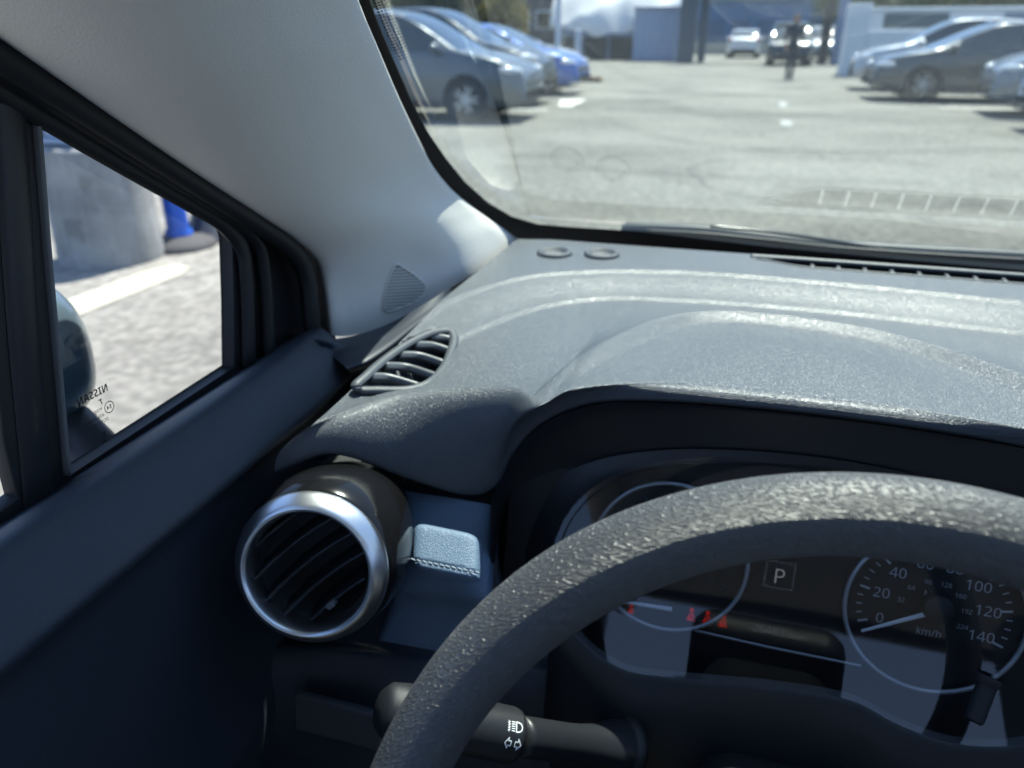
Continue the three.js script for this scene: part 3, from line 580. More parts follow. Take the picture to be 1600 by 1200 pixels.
{
  const g = net(pillarRows.map((c) => c.map((p) => p.clone())), 70, 120);
  const m = cpart('pillar_trim', g, M.pillar, null, pillar);
  m.updateMatrixWorld(true);
  const rc = new THREE.Raycaster();
  const hit = (px, py, off) => { const d = ray(px, py).normalize(); rc.set(V(0, EYE, 0), d); const h = rc.intersectObject(m)[0]; if (!h) return PX(px, py, -0.34); const n = h.face.normal.clone(); if (n.dot(d) > 0) n.negate(); return h.point.add(V(0, -EYE, 0)).addScaledVector(n, off); };
  // tweeter grille: rim, backing and ribs
  const tri = [[612, 421], [618, 412], [628, 417], [654, 436], [663, 446], [662, 456], [650, 470], [622, 482], [604, 486], [598, 480], [600, 455], [606, 434]];
  const rim = curve(tri.map(([a, b]) => hit(a, b, 0.0011)), 70, true);
  const brow = [], bpx = [];
  for (let a = 0; a <= 44; a++) { const row = [], pr = []; for (let b = 0; b <= 44; b++) { const x = 596 + 70 * b / 44, y = 408 + 82 * a / 44; row.push(hit(x, y, 0.0007)); pr.push([x, y]); } brow.push(row); bpx.push(pr); }
  cpart('speaker_backing', sheet(brow, { skip: (c, a, b) => !inside(tri, bpx[a][b][0] + 0.8, bpx[a][b][1] + 0.9) }), std({ color: rgb(0.3, 0.3, 0.29), roughness: 0.8 }), null, pillar);
  cpart('speaker_rim', sweep(rim, 0.0009, 0.0009, { closed: true, sides: 8, up: V(1, 0.2, 0.3) }), M.pillar, null, pillar);
  for (let k = 0; k < 13; k++) {
    const y0 = 419 + k * 5.0, xs = []; for (let x = 596; x < 668; x += 1) if (inside(tri, x, y0 - (x - 630) * 0.06)) xs.push(x);
    if (xs.length < 5) continue;
    const P = [xs[0], xs[xs.length >> 1], xs[xs.length - 1]].map((x) => hit(x, y0 - (x - 630) * 0.06, 0.0012));
    cpart('speaker_rib', sweep(P, 0.0007, 0.0007, { sides: 6, up: V(1, 0, 0.3) }), M.pillar, null, pillar);
  }
}
// ---------------------------------------------------------------- windscreen with its black border
{
  const flat = (p) => { const d = p.clone().sub(WS_P); return [d.x, d.dot(V(0, WS_N.z * -1, WS_N.y))]; };   // plane coordinates: x, up the slope
  const toW = (x, s, off = 0) => V(x, WS_P.y + s * Math.sin(28 * Math.PI / 180), WS_P.z + s * Math.cos(28 * Math.PI / 180)).addScaledVector(WS_N, off);
  const top = 1.13, CX = 0.45;
  const glass = new THREE.PlaneGeometry(1.7, top + 0.1, 1, 1), p = glass.attributes.position, uv = glass.attributes.uv;
  for (let i = 0; i < p.count; i++) { const x = p.getX(i) + CX, s = p.getY(i) + top / 2 - 0.05, q = toW(x, s); uv.setXY(i, x, s); p.setXYZ(i, q.x, q.y, q.z); }
  glass.computeVertexNormals();
  const ws = thingPart('windscreen', 'sloping windscreen mirroring the dashboard, with a black border');
  cpart('windscreen_glass', glass, M.windshield, null, ws);
  // black border printed on the inside of the glass
  const inner = [[572, -40], [579, 0], [596, 45], [616, 92], [642, 152], [669, 205], [697, 246], [728, 284], [764, 316], [800, 337], [840, 349], [900, 354], [1000, 360], [1200, 384], [1400, 403], [1600, 421]].map(([a, b]) => flat(PW(a, b, -0.002)));
  const in2 = [...inner, ...inner.slice(0, 12).reverse().map(([x, s]) => [2 * CX - x, s])].map(([x, s]) => [x, s]);
  const lastX = inner[0][0];
  const hole = [[lastX + 0.05, 1.02], ...in2, [2 * CX - lastX - 0.05, 1.02]];
  const outer = [[-0.41, -0.1], [-0.41, 1.16], [2 * CX + 0.41, 1.16], [2 * CX + 0.41, -0.1]];
  const sh = extrude(outer, 0.001, 0, [hole]);
  const q = sh.attributes.position; for (let i = 0; i < q.count; i++) { const w = toW(q.getX(i), q.getY(i), -0.003 - q.getZ(i)); q.setXYZ(i, w.x, w.y, w.z); }
  sh.computeVertexNormals(); cpart('black_border', sh, M.frit, null, ws);
  // dots that fade the border out high on the pillar side
  const dots = [];
  for (let k = 0; k < 22; k++) for (let r = 0; r < 3; r++) {
    const d = new THREE.CircleGeometry(0.0011 - r * 0.00028, 8), at = PW(582 + k * 1.9 + r * 5 + (k > 12 ? (k - 12) * 0.4 : 0), -4 + k * 4.6 - r * 1.5, -0.0045); dots.push(aim(d, at, WS_N.clone().negate(), V(0, 0, 1)));
  }
  const dm = cpart('border_dots', dots, M.frit, null, ws); dm.userData.kind = 'stuff';
}
// cowl, wiper and bonnet ahead of the glass
{
  const topEdge = [[972, 352], [1000, 351], [1100, 355], [1200, 366], [1300, 377], [1450, 387], [1600, 395]], far = V(1.35, -0.28, -1.04);
  const T0 = topEdge.map(([a, b]) => PZ(a, b, -1.11));
  const ext = [V(0.75, T0[6].y + 0.004, -1.10), V(1.1, T0[6].y - 0.01, -1.07), far];
  const C = [...T0, ...ext];
  cpart('cowl', net([C.map((p) => V(p.x, -0.36, p.z + 0.022)), C.map((p) => V(p.x, p.y - 0.05, p.z + 0.016)), C.map((p) => p.clone().add(V(0, -0.006, 0.008))), C.map((p) => p.clone().add(V(0, 0, -0.012))), C.map((p) => p.clone().add(V(0, -0.03, -0.05)))], 60, 24), std({ color: rgb(0.03, 0.045, 0.06), roughness: 0.5 }));
}
cpart('bonnet', net([
  [V(-0.42, -0.36, -1.06), V(0, -0.335, -1.13), V(0.45, -0.33, -1.15), V(0.9, -0.335, -1.13), V(1.32, -0.36, -1.06)],
  [V(-0.42, -0.45, -1.4), V(0, -0.42, -1.4), V(0.45, -0.41, -1.4), V(0.9, -0.42, -1.4), V(1.32, -0.45, -1.4)],
  [V(-0.36, -0.56, -1.85), V(0, -0.54, -1.9), V(0.45, -0.53, -1.93), V(0.9, -0.54, -1.9), V(1.26, -0.56, -1.85)],
  [V(-0.3, -0.72, -1.95), V(0, -0.7, -2.02), V(0.45, -0.7, -2.05), V(0.9, -0.7, -2.02), V(1.2, -0.72, -1.95)],
], 40, 40), M.bodyBlue);
{
  const w = thingPart('wiper', 'black wiper arm resting at the foot of the windscreen');
  const P = [[1010, 362], [1100, 367], [1200, 377], [1300, 388], [1450, 399], [1620, 409]].map(([a, b]) => PW(a, b, 0.022));
  cpart('blade', sweep(curve(P, 40), 0.004, 0.004, { sides: 10 }), M.rubber, null, w);
  cpart('arm', sweep(curve([[1110, 353], [1200, 362], [1285, 374], [1400, 392]].map(([a, b]) => PW(a, b, 0.036)), 20), 0.004, 0.0025, { sides: 8 }), std({ color: rgb(0.05, 0.055, 0.06), roughness: 0.3 }), null, w);
}
// ---------------------------------------------------------------- driver's door, window frame, glass, mirror
const door = thingPart('driver_door', 'dark navy door panel with black window frame');
{
  // panel: cross-section (x, y) drawn along z
  const prof = [[-0.404, -0.275], [-0.398, -0.262], [-0.378, -0.252], [-0.352, -0.238], [-0.341, -0.2365], [-0.333, -0.241], [-0.322, -0.252], [-0.314, -0.262], [-0.3085, -0.271], [-0.3095, -0.276], [-0.3155, -0.283], [-0.322, -0.292], [-0.3245, -0.305], [-0.324, -0.36], [-0.318, -0.45], [-0.31, -0.50], [-0.33, -0.62], [-0.335, -0.95]];
  const dense = new THREE.CatmullRomCurve3(prof.map(([x, y]) => V(x, y, 0)), false, 'centripetal').getPoints(110);
  const rows = [];
  for (let i = 0; i <= 40; i++) { const t = i / 40, z = lerp(0.62, -0.575, t), e = sstep(0.93, 1, t); rows.push(dense.map((p) => V(p.x - 0.012 * e, p.y - 0.006 * e * e, z))); }
  rows.push(dense.map((p) => V(p.x - 0.02, p.y - 0.012, -0.585)), dense.map((p) => V(-0.40, Math.min(p.y, -0.27), -0.587)));
  cpart('door_panel', sheet(rows), M.door, null, door);
  // window frame in the plane x = -0.392: outline follows the pillar trim, openings for quarter and main glass
  const XP = -0.392, q = (px, py) => { const p = PX(px, py, XP); return [-p.z, p.y]; };
  const hole1 = [[52, 175], [120, 214], [200, 259], [280, 305], [330, 334], [346, 350], [353, 372], [356, 470], [357, 572], [230, 655], [101, 739], [88, 600], [74, 450], [62, 300]].map(([a, b]) => q(a, b));
  const outer = [[470, 372], [508, 420], [516, 520], [530, 640], [330, 780], [100, 900], [-400, 1250]].map(([a, b]) => q(a, b));
  outer.push([-0.75, -0.32], [-0.75, 0.24], [-0.2, 0.235], [0.08, 0.20]);
  outer.push(...[[-200, -70], [0, 75], [200, 208], [380, 325]].map(([a, b]) => q(a, b)));
  const m0 = q(22, 775), m1 = q(0, 690), m2 = q(-30, 160);
  const hole2 = [m0, m1, [lerp(m1[0], m2[0], 0.9), -0.005], [m2[0] - 0.05, 0.07], [0.02, 0.17], [-0.2, 0.195], [-0.66, 0.195], [-0.68, -0.25], [m0[0] - 0.03, m0[1] - 0.003]];
  const fr = extrude(outer, 0.009, 0.0015, [hole1, hole2]);
  const fp = fr.attributes.position; for (let i = 0; i < fp.count; i++) { const a = fp.getX(i), b = fp.getY(i), c = fp.getZ(i); fp.setXYZ(i, XP + 0.004 - c, b, -a); }
  const fr2 = toCreasedNormals(fr, 0.6); cpart('window_frame', fr2, M.rubber, null, door);
  // rubber seals: bead along the pillar, second lip, light edge by the glass
  const tube = (pts, x, a, b, mat, name) => cpart(name, sweep(curve(pts.map(([u, v]) => PX(u, v, x)), 60), a, b, { sides: 10, up: V(1, 0, 0) }), mat, null, door);
  tube([[-250, -75], [0, 88], [100, 152], [200, 217], [300, 282], [400, 346], [455, 388], [478, 430], [486, 500], [492, 545]], -0.368, 0.0085, 0.008, M.rubber, 'door_seal');
  tube([[-250, -45], [0, 116], [100, 180], [200, 243], [300, 305], [370, 350], [402, 385], [412, 440], [418, 560]], -0.378, 0.004, 0.007, M.rubber, 'door_seal');
  tube([[-250, -20], [0, 140], [100, 201], [200, 260], [300, 318], [350, 350], [376, 385], [384, 440], [388, 575]], -0.384, 0.0075, 0.006, M.rubber, 'window_seal');
  tube([[340, 338], [357, 352], [368, 380], [371, 450], [372, 570]], -0.392, 0.0022, 0.004, M.rubberGrey, 'window_seal');
  tube([[94, 752], [220, 668], [356, 584]], -0.398, 0.005, 0.004, M.rubber, 'window_seal');
  tube([[54, 172], [64, 300], [77, 450], [91, 600], [103, 742]], -0.386, 0.0018, 0.004, M.rubberGrey, 'window_seal');
  // division bar between quarter and main glass
  tube([[4, 40], [15, 200], [25, 350], [35, 500], [48, 650], [62, 800]], -0.386, 0.010, 0.005, M.blackPlastic, 'division_bar');
  // glass
  const pane = (pts, x) => { const s = new THREE.ShapeGeometry(new THREE.Shape(pts.map((p) => new THREE.Vector2(p[0], p[1])))), a = s.attributes.position; for (let i = 0; i < a.count; i++) a.setXYZ(i, x, a.getY(i), -a.getX(i)); s.computeVertexNormals(); return s; };
  const grow = (h, k) => { const cx = h.reduce((s, p) => s + p[0], 0) / h.length, cy = h.reduce((s, p) => s + p[1], 0) / h.length; return h.map(([a, b]) => [cx + (a - cx) * k, cy + (b - cy) * k]); };
  cpart('quarter_glass', pane(grow(hole1, 1.05), -0.3955), M.sideGlass, null, door);
  cpart('door_glass', pane(grow(hole2, 1.02), -0.397), M.sideGlass, null, door);
  // maker's stamp on the quarter glass, seen mirrored from inside
  const cv = document.createElement('canvas'); cv.width = 512; cv.height = 640; const x = cv.getContext('2d'); x.clearRect(0, 0, 512, 640); x.fillStyle = x.strokeStyle = '#101214';
  x.textAlign = 'center'; x.font = 'bold 104px sans-serif'; x.fillText('NISSAN', 240, 110); x.font = 'italic bold 78px sans-serif'; x.fillText('T', 160, 205); x.font = '52px sans-serif'; x.fillText('emp', 225, 260);
  x.lineWidth = 9; x.beginPath(); x.arc(90, 270, 55, 0, 7); x.stroke(); x.font = 'bold 58px sans-serif'; x.fillText('E4', 92, 290); x.font = '46px sans-serif'; x.fillText('43R-001583', 290, 330); x.fillText('DOT-628 M20', 270, 385); x.font = 'bold 70px sans-serif'; x.fillText('X', 220, 520); x.fillRect(200, 560, 60, 14);
  const t = new THREE.CanvasTexture(cv); t.colorSpace = THREE.SRGBColorSpace;
  const c0 = PX(152, 655, -0.3935), lg = new THREE.PlaneGeometry(0.036, 0.045); const lp = lg.attributes.position;
  for (let i = 0; i < lp.count; i++) lp.setXYZ(i, -0.3935, c0.y + lp.getY(i), c0.z - lp.getX(i) * 1);
  { const uv = lg.attributes.uv; for (let i = 0; i < uv.count; i++) uv.setX(i, 1 - uv.getX(i)); }
  lg.computeVertexNormals(); cpart('glass_stamp', lg, std({ map: t, transparent: true, alphaTest: 0.25, roughness: 0.7 }), null, door);
  // outer skin of the door
  cpart('outer_skin', [box(-0.45, -0.62, -0.02, 0.03, 0.66, 1.2, 0.01)], M.bodyBlue, null, door);
}
{
  const mg = thingPart('door_mirror', 'blue-grey painted door mirror housing');
  // rounded housing, deeper than tall, on a short foot
  const c = PX(-22, 540, -0.56), rows = [];
  for (let i = 0; i <= 24; i++) {
    const a = -Math.PI / 2 + Math.PI * i / 24, row = [];
    for (let j = 0; j <= 48; j++) {
      const b = j / 48 * Math.PI * 2, ca = Math.cos(a), sp = (v, p) => Math.sign(v) * Math.abs(v) ** p;
      const X = 0.10 * sp(ca, 0.6) * sp(Math.cos(b), 0.7), Z = 0.055 * sp(ca, 0.6) * sp(Math.sin(b), 0.75), Y = 0.066 * sp(Math.sin(a), 0.7);
      row.push(V(c.x + X - 0.02, c.y + Y - 0.10 * 0.1 * X / 0.105 + (Z < 0 ? -0.012 * (Z / 0.062) ** 2 * (Y > 0 ? 1 : -1) : 0), c.z + Z));
    }
    rows.push(row);
  }
  cpart('housing', sheet(rows), M.bodyBlue, null, mg);
  cpart('foot', sweep([V(c.x + 0.06, c.y - 0.06, c.z), V(c.x + 0.09, c.y - 0.09, c.z), V(-0.45, c.y - 0.13, c.z + 0.02)], 0.022, 0.018), M.blackPlastic, null, mg);
  const mgm = box(c.x - 0.02, c.y, c.z + 0.063, 0.16, 0.11, 0.002); cpart('mirror_glass', mgm, std({ color: rgb(0.8, 0.82, 0.85), metalness: 1, roughness: 0.02 }), null, mg);
}
cpart('dash_side', [box(-0.297, -0.505, -0.70, 0.03, 0.36, 0.50), box(-0.36, -0.475, -0.62, 0.12, 0.36, 0.03)], M.blackPlastic);
// outer pillar and wing beyond the glass edge
cpart('pillar_skin', sweep([V(-0.43, -0.34, -1.0), V(-0.43, -0.19, -0.78), V(-0.425, -0.03, -0.48), V(-0.40, 0.13, -0.2), V(-0.35, 0.29, 0.05)], 0.045, 0.03), M.bodyBlue);
cpart('wing', box(-0.45, -0.8, -1.3, 0.06, 0.5, 1.3, 0.02), M.bodyBlue);
// ---------------------------------------------------------------- rest of the cabin: what shades it and what its shiny parts mirror
{
  const CX = 0.45;
  cpart('headliner', net([
    [V(-0.24, 0.27, 0.0), V(CX, 0.315, -0.02), V(1.14, 0.27, 0.0)],
    [V(-0.25, 0.30, 0.3), V(CX, 0.35, 0.3), V(1.15, 0.30, 0.3)],
    [V(-0.25, 0.29, 1.2), V(CX, 0.34, 1.2), V(1.15, 0.29, 1.2)],
    [V(-0.2, 0.27, 2.0), V(CX, 0.30, 2.05), V(1.1, 0.27, 2.0)],
  ], 20, 30), M.headliner);
  cpart('roof_skin', net([
    [V(-0.32, 0.26, -0.02), V(CX, 0.335, -0.04), V(1.22, 0.26, -0.02)], [V(-0.34, 0.31, 0.3), V(CX, 0.38, 0.3), V(1.24, 0.31, 0.3)], [V(-0.34, 0.30, 1.2), V(CX, 0.37, 1.2), V(1.24, 0.30, 1.2)], [V(-0.3, 0.30, 2.06), V(CX, 0.36, 2.1), V(1.2, 0.30, 2.06)],
  ], 20, 30), M.bodyBlue);
  // roof rails closing the gap between headliner and door frames
  for (const s of [-1, 1]) cpart('roof_rail', sweep([V(CX + s * 0.78, 0.06, -0.28), V(CX + s * 0.77, 0.18, -0.06), V(CX + s * 0.755, 0.245, 0.2), V(CX + s * 0.75, 0.255, 1.0), V(CX + s * 0.72, 0.2, 2.0)], 0.05, 0.045), M.headliner);
  cpart('passenger_door', [box(1.24, -0.62, 0.05, 0.06, 0.74, 1.3, 0.02), box(1.25, -0.02, 0.66, 0.05, 0.5, 0.12, 0.01), box(1.27, -0.1, -0.52, 0.04, 0.36, 0.14, 0.01)], M.door);
  cpart('passenger_pillar', sweep([V(1.17, -0.24, -0.93), V(1.165, -0.1, -0.70), V(1.155, 0.06, -0.40), V(1.12, 0.27, 0.0)], 0.05, 0.03), M.pillar);
  cpart('centre_pillar', box(-0.38, -0.05, 0.72, 0.06, 0.66, 0.16, 0.02), M.pillar);
  cpart('rear_door', [box(-0.38, -0.62, 1.3, 0.08, 0.74, 1.1, 0.02), box(-0.36, 0.0, 1.95, 0.06, 0.5, 0.35, 0.02)], M.door);
  cpart('rear_door', [box(1.26, -0.66, 1.3, 0.08, 0.66, 1.1, 0.02), box(1.25, 0.0, 1.95, 0.06, 0.5, 0.35, 0.02)], M.door);
  cpart('tailgate', [box(CX, -0.66, 2.15, 1.6, 0.72, 0.08, 0.02), box(CX, 0.31, 2.1, 1.6, 0.1, 0.08, 0.02)], M.door);
  cpart('floor', box(CX, -0.98, 0.55, 1.7, 0.04, 3.1), M.carpet);
  cpart('firewall', [box(CX, -0.62, -0.98, 1.7, 0.68, 0.05), box(CX, -0.33, -0.99, 1.62, 0.06, 0.04)], M.blackPlastic);
  const seat = (x, rec) => {
    const g = thingPart('seat', 'front seat in blue cloth'); 
    cpart('cushion', net([[V(x - 0.25, -0.6, 0.02), V(x - 0.16, -0.545, 0.0), V(x, -0.555, 0.0), V(x + 0.16, -0.545, 0.0), V(x + 0.25, -0.6, 0.02)], [V(x - 0.26, -0.62, 0.25), V(x - 0.17, -0.575, 0.25), V(x, -0.59, 0.25), V(x + 0.17, -0.575, 0.25), V(x + 0.26, -0.62, 0.25)], [V(x - 0.26, -0.64, 0.55), V(x - 0.17, -0.62, 0.55), V(x, -0.63, 0.55), V(x + 0.17, -0.62, 0.55), V(x + 0.26, -0.64, 0.55)]], 24, 24), M.denim, null, g);
    cpart('seat_base', box(x, -0.76, 0.28, 0.48, 0.24, 0.5, 0.04), M.seat, null, g);
    const b = new RoundedBoxGeometry(0.5, 0.62, 0.12, 4, 0.05); b.rotateX(rec); b.translate(x, rec > 0.5 ? -0.47 : -0.3, rec > 0.5 ? 0.78 : 0.62); cpart('backrest', b, M.seat, null, g);
    cpart('headrest', box(x, rec > 0.5 ? -0.26 : 0.12, rec > 0.5 ? 1.03 : 0.74, 0.25, 0.17, 0.09, 0.04), M.seat, null, g);
  };
  seat(0.074, 0.8); seat(0.83, 0.28);
  cpart('console', box(CX, -0.68, 0.1, 0.2, 0.35, 1.1, 0.03), M.dashPlain);
}
// ================================================================ parked cars
const tyreM = std({ color: rgb(0.02, 0.02, 0.021), roughness: 0.85 }), rimM = std({ color: rgb(0.55, 0.57, 0.6), metalness: 0.9, roughness: 0.3 }), archM = std({ color: rgb(0.012, 0.012, 0.013), roughness: 0.9 });
const carGlass = phy({ color: rgb(0.02, 0.026, 0.03), roughness: 0.05, clearcoat: 1, clearcoatRoughness: 0.02, ior: 1.6 });
const lampM = phy({ color: rgb(0.62, 0.66, 0.7), roughness: 0.12, clearcoat: 1 }), trimM = std({ color: rgb(0.02, 0.021, 0.023), roughness: 0.5 });
const tailM = phy({ color: rgb(0.35, 0.02, 0.02), roughness: 0.2, clearcoat: 1 }), plateM = std({ color: rgb(0.7, 0.71, 0.72), roughness: 0.5 });
const wheelGeo = (() => {
  const tyre = turned([[0.20, -0.1], [0.30, -0.1], [0.325, -0.085], [0.33, -0.05], [0.33, 0.05], [0.325, 0.085], [0.30, 0.1], [0.20, 0.1]], 36);
  const parts = [turned([[0.215, 0.075], [0.225, 0.098], [0.205, 0.1], [0.195, 0.06], [0.19, -0.05]], 36), turned([[0.0001, 0.088], [0.03, 0.088], [0.045, 0.075], [0.05, 0.05]], 20)];
  for (let k = 0; k < 10; k++) { const b = new THREE.BoxGeometry(0.165, 0.026, 0.022); b.translate(0.12, (k % 2 ? 1 : -1) * 0.012, 0.075); b.rotateZ((Math.floor(k / 2) * 72 + (k % 2 ? 9 : -9)) * Math.PI / 180); parts.push(b); }
  return [tyre, join(parts), turned([[0.0001, 0.03], [0.2, 0.03]], 30)];
})();
function buildCar(o, pos, turn, name, label, category, group, paint) {
  const car2 = thing(name, label, category, group, pos, turn);
  const L = o.L / 4.4, topC = new THREE.CatmullRomCurve3(o.top.map(([x, y]) => V(x * L, y * o.H / 1.55, 0)), false, 'centripetal'), tp = topC.getPoints(400);
  const yt = (x) => { for (let i = 0; i < 400; i++) if (tp[i].x <= x && tp[i + 1].x >= x) return lerp(tp[i].y, tp[i + 1].y, (x - tp[i].x) / Math.max(1e-6, tp[i + 1].x - tp[i].x)); return x < 0 ? tp[0].y : tp[400].y; };
  const x0 = tp[0].x, x1 = tp[400].x, NS = 110, hw = o.W / 2, rows = [], belt = o.belt, glass = { windscreen: [], side: [], rear: [] };
  for (let i = 0; i <= NS; i++) {
    const u = i / NS, x = lerp(x0, x1, u), y = yt(x), e = Math.max(0, (Math.abs(x) - 1.45 * L) / (x1 - 1.45 * L)), ws = hw * (1 - 0.26 * e ** 2.6), bl = Math.min(belt, y - 0.03), cab = sstep(belt - 0.02, belt + 0.3, y);
    const lift = 0.10 * e * e;
    const ctl = [[ws * 0.90, 0.20 + lift], [ws * 0.965, 0.33 + lift * 0.5], [ws * 1.0, Math.min(0.6, bl * 0.62)], [ws * 0.985, Math.min(0.84, bl - 0.10)], [ws * 0.95, bl], [ws * lerp(0.88, 0.775, cab), lerp(bl, y, 0.86)], [ws * lerp(0.78, 0.66, cab), y - 0.012], [ws * 0.36, y + 0.012], [0, y + 0.018]];
    const c = new THREE.CatmullRomCurve3(ctl.map(([w, h]) => V(x, h, w)), false, 'catmullrom', 0.5), r = []; for (let k = 0; k <= 40; k++) r.push(c.getPoint(k / 40));
    rows.push([...r, ...r.slice(0, 40).reverse().map((p) => V(p.x, p.y, -p.z))]);
  }
  const wf = o.wf * L, wr = -o.wr * L, arch = (x, y) => Math.hypot(x - wf, y - 0.33) < 0.37 || Math.hypot(x - wr, y - 0.33) < 0.37;
  const kind = (c, i, j) => {
    const k = j > 39 ? 79 - j : j, x = c.x, y = yt(x);
    if (k >= 20 && k < 26 && y > belt + 0.22 && x < o.ws1 * L - 0.12 && x > o.rs0 * L + 0.08) return o.pillars.some((p) => Math.abs(x - p * L) < 0.045) ? 'body' : 'side';
    if (k >= 27 && x > o.ws0 * L && x < o.ws1 * L) return 'windscreen';
    if (k >= 27 && x > o.rs0 * L && x < o.rs1 * L && y > belt) return 'rear';
    if (k < 20 && arch(c.x, c.y) && Math.abs(c.z) > 0.5) return 'none';
    return 'body';
  };
  part(car2, 'body', sheet(rows, { skip: (c, i, j) => kind(c, i, j) !== 'body' }), paint);
  for (const [n, q] of [['windscreen', 'windscreen'], ['rear_window', 'rear']]) { const g = sheet(rows, { skip: (c, i, j) => kind(c, i, j) !== q }); if (g.index.count) part(car2, n, g, carGlass); }
  for (const s of [1, -1]) {
    const g = sheet(rows, { skip: (c, i, j) => kind(c, i, j) !== 'side' || Math.sign(c.z) !== s }); if (g.index.count) part(car2, 'side_window', g, carGlass);
    for (const xw of [wf, wr]) {
      const w = new THREE.Group(); w.name = 'wheel'; w.position.set(xw, 0.33, s * (hw - 0.11)); if (s < 0) w.rotation.y = Math.PI; car2.add(w);
      part(w, 'tyre', wheelGeo[0], tyreM); part(w, 'rim', wheelGeo[1], rimM); part(w, 'brake_disc', wheelGeo[2], archM);
      const a = new THREE.TorusGeometry(0.372, 0.022, 8, 30, Math.PI * 1.1); a.rotateZ(-0.05 * Math.PI); a.translate(xw, 0.33, s * (hw - 0.022)); part(car2, 'wheel_arch', a, o.clad ? trimM : paint);
      const well = new THREE.CylinderGeometry(0.37, 0.37, 0.3, 28, 1, true); well.rotateX(Math.PI / 2); well.translate(xw, 0.34, s * (hw - 0.2)); part(car2, 'wheel_well', well, archM);
    }
    const hl = new THREE.SphereGeometry(1, 20, 12); hl.scale(0.21, 0.062, 0.07); hl.rotateY(s * 0.72); hl.rotateZ(-0.12); hl.translate(x1 - 0.21, o.hl, s * (hw - 0.19)); part(car2, 'headlight', hl, lampM);
    const tl = new THREE.SphereGeometry(1, 16, 10); tl.scale(0.09, 0.1, 0.13); tl.translate(x0 + 0.13, 0.92, s * (hw - 0.2)); part(car2, 'tail_light', tl, tailM);
    const mr = new THREE.SphereGeometry(1, 16, 10); mr.scale(0.075, 0.07, 0.1); mr.translate(o.ws1 * L - 0.32, belt + 0.06, s * (hw + 0.07)); part(car2, 'door_mirror', mr, paint);
    for (const dx of [-0.95, 0.05]) part(car2, 'door_handle', box(dx * L - 0.05, belt - 0.12, s * (hw - 0.006), 0.2, 0.026, 0.03, 0.01), paint);
    part(car2, 'sill', box((wf + wr) / 2, 0.235, s * (hw - 0.05), wf - wr - 0.8, 0.09, 0.06, 0.02), trimM);
  }
  part(car2, 'grille', [box(x1 - 0.045, 0.50, 0, 0.07, 0.16, o.W * 0.56, 0.03)], trimM);
  part(car2, 'lower_grille', [box(x1 - 0.075, 0.31, 0, 0.1, 0.09, o.W * 0.62, 0.03)], trimM);
  part(car2, 'number_plate', box(x0 + 0.005, 0.8, 0, 0.03, 0.12, 0.32, 0.006), plateM);
  part(car2, 'underbody', box(0, 0.26, 0, o.L - 0.7, 0.12, o.W - 0.5, 0.04), archM);
  return car2;
}
const paintOf = (r, g, b, m = 0.4) => phy({ color: rgb(r, g, b), metalness: m, roughness: 0.36, clearcoat: 1, clearcoatRoughness: 0.05 });
const hatch = { L: 4.45, W: 1.8, H: 1.56, belt: 0.99, hl: 0.74, wf: 1.32, wr: 1.32, ws0: 0.28, ws1: 1.2, rs0: -2.05, rs1: -1.72, pillars: [-0.42, -1.35],
  top: [[-2.2, 0.5], [-2.19, 0.75], [-2.12, 1.02], [-1.95, 1.25], [-1.7, 1.42], [-1.2, 1.5], [-0.5, 1.55], [0.15, 1.53], [0.5, 1.40], [0.85, 1.20], [1.2, 1.02], [1.55, 0.95], [1.85, 0.87], [2.08, 0.75], [2.18, 0.62], [2.2, 0.45]] };
const suv = { ...hatch, L: 4.6, W: 1.86, H: 1.68, belt: 1.08, hl: 0.84, clad: true };
const sedan = { ...hatch, L: 4.65, W: 1.82, H: 1.44, belt: 0.94, hl: 0.68, ws0: 0.3, ws1: 1.22, rs0: -1.55, rs1: -0.95, pillars: [-0.4, -1.15],
  top: [[-2.2, 0.5], [-2.19, 0.8], [-2.12, 1.0], [-1.9, 1.08], [-1.6, 1.14], [-1.25, 1.36], [-0.85, 1.5], [-0.3, 1.55], [0.15, 1.53], [0.5, 1.40], [0.85, 1.22], [1.22, 1.04], [1.55, 0.97], [1.85, 0.89], [2.08, 0.77], [2.18, 0.62], [2.2, 0.45]] };
const ROW1 = 'cars parked nose to the aisle beside the tent', ROW2 = 'cars parked nose to the aisle along the white wall';
buildCar(hatch, [-5.62, 0, -12.5], 0.03, 'hatchback_car', 'grey hatchback with silver spoked wheels, its nose at the white paint patch', 'car', ROW1, paintOf(0.11, 0.125, 0.14));
buildCar(suv, [-6.2, 0, -15.4], 0.0, 'sport_utility_car', 'dark charcoal sport utility car between the grey hatchback and the blue car', 'car', ROW1, paintOf(0.018, 0.021, 0.026, 0));
buildCar(sedan, [-6.15, 0, -18.3], 0.0, 'sedan_car', 'bright blue sedan beside the charcoal sport utility car', 'car', ROW1, paintOf(0.02, 0.10, 0.42, 0.3));
buildCar(sedan, [-6.9, 0, -21.2], 0.0, 'sedan_car', 'silver sedan beyond the bright blue sedan', 'car', ROW1, paintOf(0.5, 0.52, 0.54));
buildCar(suv, [-12.2, 0, -17.0], 0.0, 'sport_utility_car', 'pale grey sport utility car in the row behind the charcoal one', 'car', ROW1, paintOf(0.4, 0.42, 0.44));
buildCar(sedan, [4.42, 0, -18.85], Math.PI + 0.04, 'sedan_car', 'dark slate sedan with silver wheels in front of the silver hatchback', 'car', ROW2, paintOf(0.045, 0.05, 0.058));
buildCar(hatch, [4.3, 0, -22.0], Math.PI, 'hatchback_car', 'silver hatchback beside the dark slate sedan by the white wall', 'car', ROW2, paintOf(0.45, 0.47, 0.5));
